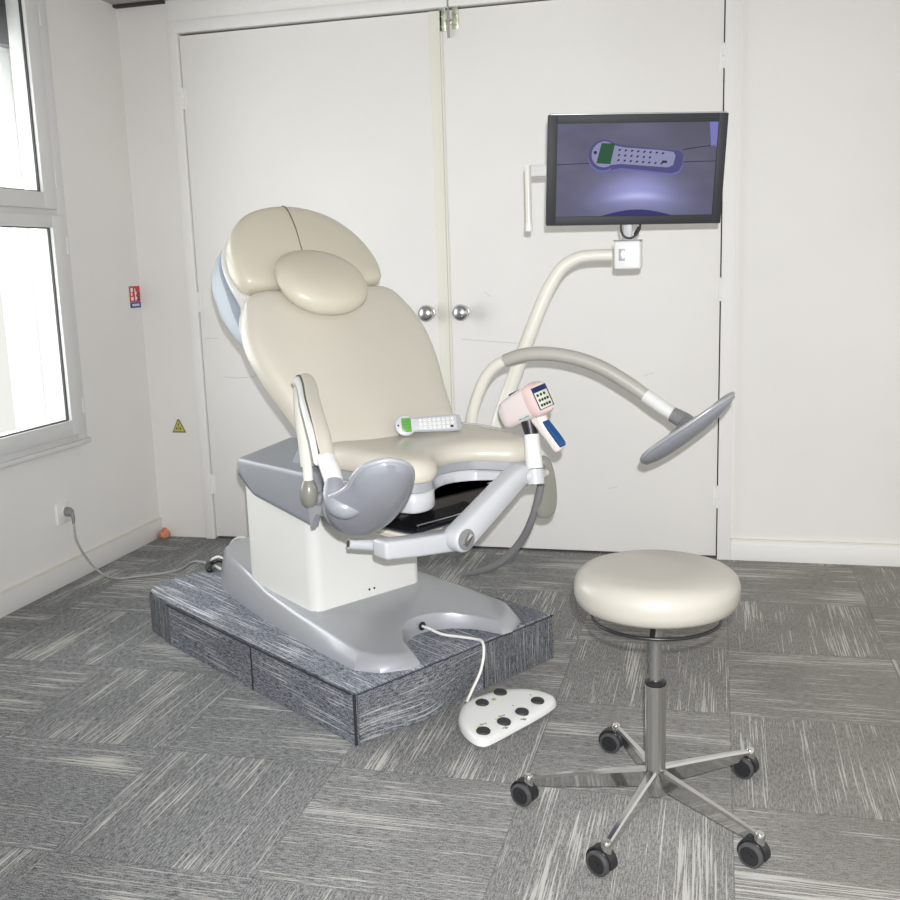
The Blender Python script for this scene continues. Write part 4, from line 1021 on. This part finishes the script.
def marks(items, mat, nm='pedal_symbol'):
    for x, y, dx, dy in items:
        bm = bmesh.new()
        a = Vector((x, y, slope(x, y, .0495) + .0008)); c = Vector((x + dx, y + dy, slope(x + dx, y + dy, .0495) + .0008)); add_tube(bm, [a, c], .0014, seg=6)
        finish(nm, bm, mat, fp)
marks([(.212, -.152, .004, .020), (.208, -.150, .008, .004), (.212, -.080, .004, .020), (.209, -.078, .008, .004), (.275 - .012, -.118, .008, .016), (.262, -.104, .010, -.006), (.262, -.044, .008, .016), (.262, -.032, .010, -.006), (.190, -.004, .004, .003), (.178, .082, .004, .003), (.105, -.048, .004, .006), (.126, -.020, .004, .008)], M['pgrey'])
marks([(.214, -.168, .003, .012), (.216, -.100, .003, .012)], M['yellow'])
marks([(.266, -.112, .006, .006), (.266, -.038, .006, .006), (.128, -.026, .006, .006)], M['greenp'])
marks([(.132, -.022, .004, .010), (.136, -.030, .002, .012)], M['yellow'])
tube('pedal_cable', [(-.215, .004, TOPZ + .024), (-.185, .008, TOPZ + .022), (-.14, .024, TOPZ + .010), (-.09, .052, TOPZ + .0065), (-.04, .072, TOPZ + .0065), (-.004, .068, TOPZ + .008), (.020, .050, .135), (.034, .020, .09), (.040, -.022, .045), (.050, -.055, .016), (.080, -.075, .016)], .0044, M['cablew'], fp, smooth_n=8, seg=12)
tube('cable_gland', [(.050, -.055, .017), (.080, -.075, .018)], .0075, M['black'], fp, seg=12)

# ------------------------------------------------------------------ connector on the rear edge of the platform
tube('connector', [(-1.888, 3.440, .162), (-1.912, 3.480, .166), (-1.905, 3.505, .172)], [.013, .014, .009], M['black'], pc, smooth_n=4, seg=14, round_cap=True)
tube('connector_tail', [(-1.905, 3.505, .172), (-1.885, 3.513, .178), (-1.85, 3.50, .178)], [.009, .008, .007], M['black'], pc, smooth_n=4, seg=12)
wc = tube('white_lead', [CI @ Vector(p) for p in [(-1.26, -.09, .160), (-1.34, -.085, .159), (-1.41, -.07, .160), (-1.435, -.05, .166), (-1.425, -.03, .172), (-1.38, -.03, .168), (-1.27, -.06, .160)]], .006, M['cablew'], pc, smooth_n=8, seg=10)
wc2 = tube('white_lead', [CI @ Vector(p) for p in [(-1.26, .15, .158), (-1.50, .15, .17), (-1.645, .15, .13), (-1.62, .15, .165), (-1.56, .15, .190), (-1.49, .15, .196), (-1.40, .15, .188), (-1.26, .15, .17)]], .006, M['cablew'], pc, smooth_n=8, seg=10)

# ------------------------------------------------------------------ stool
SXc, SYc = -.137, 2.285
SXc, SYc = -.126, 2.285
st = empty('stool', 'round grey beige swivel stool on five chrome legs with castors', 'stool', (SXc, SYc, 0))
lathe('seat', [(0, .513), (.150, .513), (.170, .516), (.182, .526), (.1875, .543), (.1875, .565), (.182, .582), (.169, .594), (.148, .601), (.10, .605), (.05, .606), (0, .606)], M['vinyls'], st, seg=72)
lathe('seat_plate', [(0, .498), (.075, .498), (.09, .513), (0, .514)], M['black'], st, seg=32)
bm = bmesh.new(); R0 = .1455
pts = [(R0 * math.cos(2 * PI * k / 64), R0 * math.sin(2 * PI * k / 64), .452) for k in range(64)]
rr = bmesh.new()
def torus(bm, R0, r, z, n=64, s=10):
    g = [[bm.verts.new(((R0 + r * math.cos(2 * PI * j / s)) * math.cos(2 * PI * i / n), (R0 + r * math.cos(2 * PI * j / s)) * math.sin(2 * PI * i / n), z + r * math.sin(2 * PI * j / s))) for j in range(s)] for i in range(n)]
    for i in range(n):
        for j in range(s): bm.faces.new((g[i][j], g[(i + 1) % n][j], g[(i + 1) % n][(j + 1) % s], g[i][(j + 1) % s]))
torus(bm, R0, .0042, .484)
for a in (150, 270, 30):
    a = math.radians(a); add_tube(bm, [(.06 * math.cos(a), .06 * math.sin(a), .505), (R0 * math.cos(a), R0 * math.sin(a), .484)], .006, seg=8, flat=.5)
finish('height_ring', bm, M['black'], st)
lathe('piston', [(.0135, .33), (.0135, .49)], M['steel'], st, seg=28)
lathe('collar', [(.0235, .320), (.0252, .322), (.0252, .327), (.018, .330), (.0, .330)], M['black'], st, seg=32)
lathe('column', [(.0, .045), (.024, .045), (.027, .050), (.029, .088), (.0245, .102), (.0240, .319), (.0, .319)], M['chrome'], st, seg=40)
for i, deg in enumerate((187, 253.5, 320.5, 42, 113)):
    a = math.radians(deg); ux, uy = math.cos(a), math.sin(a)
    Lr = .300
    lg = bmesh.new()
    # tapering blade: ridge on top, narrow web below
    secs = [(.022, .110, .046, .013), (.10, .101, .042, .0105), (.22, .087, .034, .0085), (Lr - .008, .077, .024, .0075), (Lr + .006, .074, .018, .005)]
    R_ = []
    for x, zt, hgt, wd in secs:
        ring = [(x, -wd * .62, zt), (x, -wd, zt - .005), (x, -wd * .45, zt - hgt), (x, wd * .45, zt - hgt), (x, wd, zt - .005), (x, wd * .62, zt)]
        R_.append([lg.verts.new((px * ux - py * uy, px * uy + py * ux, z)) for px, py, z in ring])
    for q1, q2 in zip(R_, R_[1:]):
        for k in range(6): lg.faces.new((q1[k], q1[(k + 1) % 6], q2[(k + 1) % 6], q2[k]))
    lg.faces.new(R_[0][::-1]); lg.faces.new(R_[-1])
    leg = finish('leg', lg, M['chrome'], st, angle=30)
    lathe('stem', [(0, .050), (.0115, .050), (.0115, .076), (.009, .0795), (0, .080)], M['chrome'], leg, seg=20, mtx=Matrix.Translation((ux * Lr, uy * Lr, 0)))
    # castor trails sideways
    ca = math.radians((158, 150, 152, 160, 165)[i]); cxv = Vector((math.cos(ca), math.sin(ca), 0)); ax = Vector((-math.sin(ca), math.cos(ca), 0))
    cc = Vector((ux * Lr, uy * Lr, 0)) + cxv * .013
    cas = bmesh.new()
    # hood
    for k in range(1):
        seg = 16; rg = []
        for j in range(seg + 1):
            t = math.radians(-15 + 205 * j / seg)
            rg.append([cas.verts.new(cc + ax * y + cxv * (r * math.cos(t)) + Vector((0, 0, .030 + r * math.sin(t)))) for r, y in ((.0335, -.012), (.0335, .012), (.0295, .012), (.0295, -.012))])
        for q1, q2 in zip(rg, rg[1:]):
            for m_ in range(4): cas.faces.new((q1[m_], q1[(m_ + 1) % 4], q2[(m_ + 1) % 4], q2[m_]))
        cas.faces.new(rg[0]); cas.faces.new(rg[-1][::-1])
    add_tube(cas, [cc + Vector((0, 0, .030)) - ax * .024, cc + Vector((0, 0, .030)) + ax * .024], .006, seg=12)
    ho = finish('castor', cas, M['black'], leg)
    for sgn in (-1, 1):
        mtx = orient(cc + Vector((0, 0, .0285)) + ax * (sgn * .0055), ax * sgn)
        lathe('wheel', [(0, 0), (.026, 0), (.0285, .003), (.0285, .012), (.026, .0155), (.0215, .0165), (.021, .0135), (0, .0135)], M['wheel'], leg, seg=32, mtx=mtx)
        lathe('wheel_disc', [(0, .0140), (.0208, .0140), (.0200, .0155), (0, .0158)], M['black'], leg, seg=28, mtx=mtx)

# ------------------------------------------------------------------ stickers and small things
fs = empty('fire_sticker', 'small red and blue fire instruction sticker on the left wall by the corner', 'sticker')
X_ = XL + .0012
def wallq(name, y0, y1, z0, z1, k, mat, par): return box(name, (XL + .0004, y0, z0), (XL + .0012 + .0004 * k, y1, z1), mat, par, bev=0)
fsy0, fsy1 = 4.332, 4.424
wallq('red_field', fsy0, fsy1, 1.165, 1.240, 0, M['red'], fs); wallq('blue_field', fsy0, fsy1, 1.138, 1.164, 0, M['bluep'], fs)
bm = bmesh.new()
for y0, y1, z0, z1 in ((.012, .030, .030 + 1.138 + .005, 1.190), (.012, .024, 1.196, 1.210), (.012, .030, 1.213, 1.232), (.046, .052, 1.170, 1.228), (.052, .062, 1.176, 1.190), (.052, .060, 1.200, 1.214)):
    add_box(bm, (XL + .001, fsy0 + y0, z0), (XL + .0022, fsy0 + y1, z1), 0)
for k in range(4): add_box(bm, (XL + .001, fsy0 + .018 + k * .016, 1.146), (XL + .0022, fsy0 + .028 + k * .016, 1.157), 0)
finish('white_pictograms', bm, M['whitep'], fs, smooth=False)
bm = bmesh.new()
for z0 in (1.172, 1.186, 1.200): add_box(bm, (XL + .001, fsy0 + .066, z0), (XL + .0022, fsy0 + .084, z0 + .008), 0)
finish('dark_text', bm, M['navy'], fs, smooth=False)
ws = empty('warning_sticker', 'small yellow triangular warning sticker on the back wall left of the closet', 'sticker')
def tri(name, c, hw, h, y, t, mat):
    bm = bmesh.new(); pts = [(-hw, -h / 2), (hw, -h / 2), (hw * .12, h / 2), (-hw * .12, h / 2)]
    a = [bm.verts.new((c[0] + x, y, c[1] + z)) for x, z in pts]; b = [bm.verts.new((c[0] + x, y + t, c[1] + z)) for x, z in pts]
    for k in range(4): bm.faces.new((a[k], a[(k + 1) % 4], b[(k + 1) % 4], b[k]))
    bm.faces.new(a[::-1]); bm.faces.new(b); return finish(name, bm, mat, ws, smooth=False)
tri('black_border', (-2.537, .560), .038, .066, YB - .0012, .0010, plain('olive_print', (.16, .14, .03), .5))
tri('yellow_field', (-2.537, .559), .030, .052, YB - .0018, .0010, M['yellow'])
bm = bmesh.new()
for x, z, w__, h__ in ((0, .008, .004, .012), (-.012, -.012, .006, .008), (.010, -.012, .006, .009), (-.001, -.010, .004, .006)):
    add_box(bm, (-2.537 + x - w__ / 2, YB - .0026, .559 + z - h__ / 2), (-2.537 + x + w__ / 2, YB - .0016, .559 + z + h__ / 2), 0)
finish('warning_pictogram', bm, M['navy'], ws, smooth=False)
# crumpled orange cap in the corner
oc = empty('pipe_cap', 'crumpled orange pipe cap on the floor in the corner', 'cap', (-2.638, 4.385, 0))
bm = bmesh.new(); bmesh.ops.create_icosphere(bm, subdivisions=3, radius=.026, matrix=Matrix.Translation((0, 0, .022)) @ Matrix.Diagonal((1.15, 1, .9, 1)))
for v in bm.verts: v.co += Vector((random.uniform(-1, 1), random.uniform(-1, 1), random.uniform(-1, 1))) * .0025; v.co.z = max(v.co.z, .0005)
finish('cap_body', bm, M['orange'], oc)
tube('pipe_stub', [(0, 0, .03), (.004, -.002, .052)], .011, M['orange'], oc, seg=14)

# ------------------------------------------------------------------ light
wd = bpy.data.worlds.new('world'); SC.world = wd; wd.use_nodes = True
bg = wd.node_tree.nodes['Background']; bg.inputs[0].default_value = (1.0, .98, .93, 1); bg.inputs[1].default_value = 1.0
def area(name, loc, rot, sx, sy, power, col):
    l = bpy.data.lights.new(name, 'AREA'); l.shape = 'RECTANGLE'; l.size = sx; l.size_y = sy; l.energy = power; l.color = col
    o = bpy.data.objects.new(name, l); COL.objects.link(o); o.location = loc; o.rotation_euler = rot; return o
area('window_light', (XL - .32, 3.1, 1.55), (0, math.radians(-90), 0), 1.8, 1.5, 38, (.96, .98, 1.0))
area('ceiling_fill', (.2, 1.2, ZC - .03), (0, 0, 0), 2.4, 2.4, 8, (1, .98, .94))  # unseen soft fill added below the ceiling to brighten the room
fl = bpy.data.lights.new('flash', 'SPOT'); fl.energy = 385; fl.color = (.96, .975, 1.0); fl.spot_size = math.radians(98); fl.spot_blend = 1.0; fl.shadow_soft_size = .012
fo = bpy.data.objects.new('flash', fl); COL.objects.link(fo); fo.location = (.03, -.02, 1.39)
fo.rotation_euler = (Vector((-.75, 4.4, .45)) - fo.location).to_track_quat('-Z', 'Y').to_euler()
SC.view_settings.view_transform = 'Standard'; SC.view_settings.look = 'None'; SC.view_settings.exposure = 0; SC.view_settings.gamma = 1
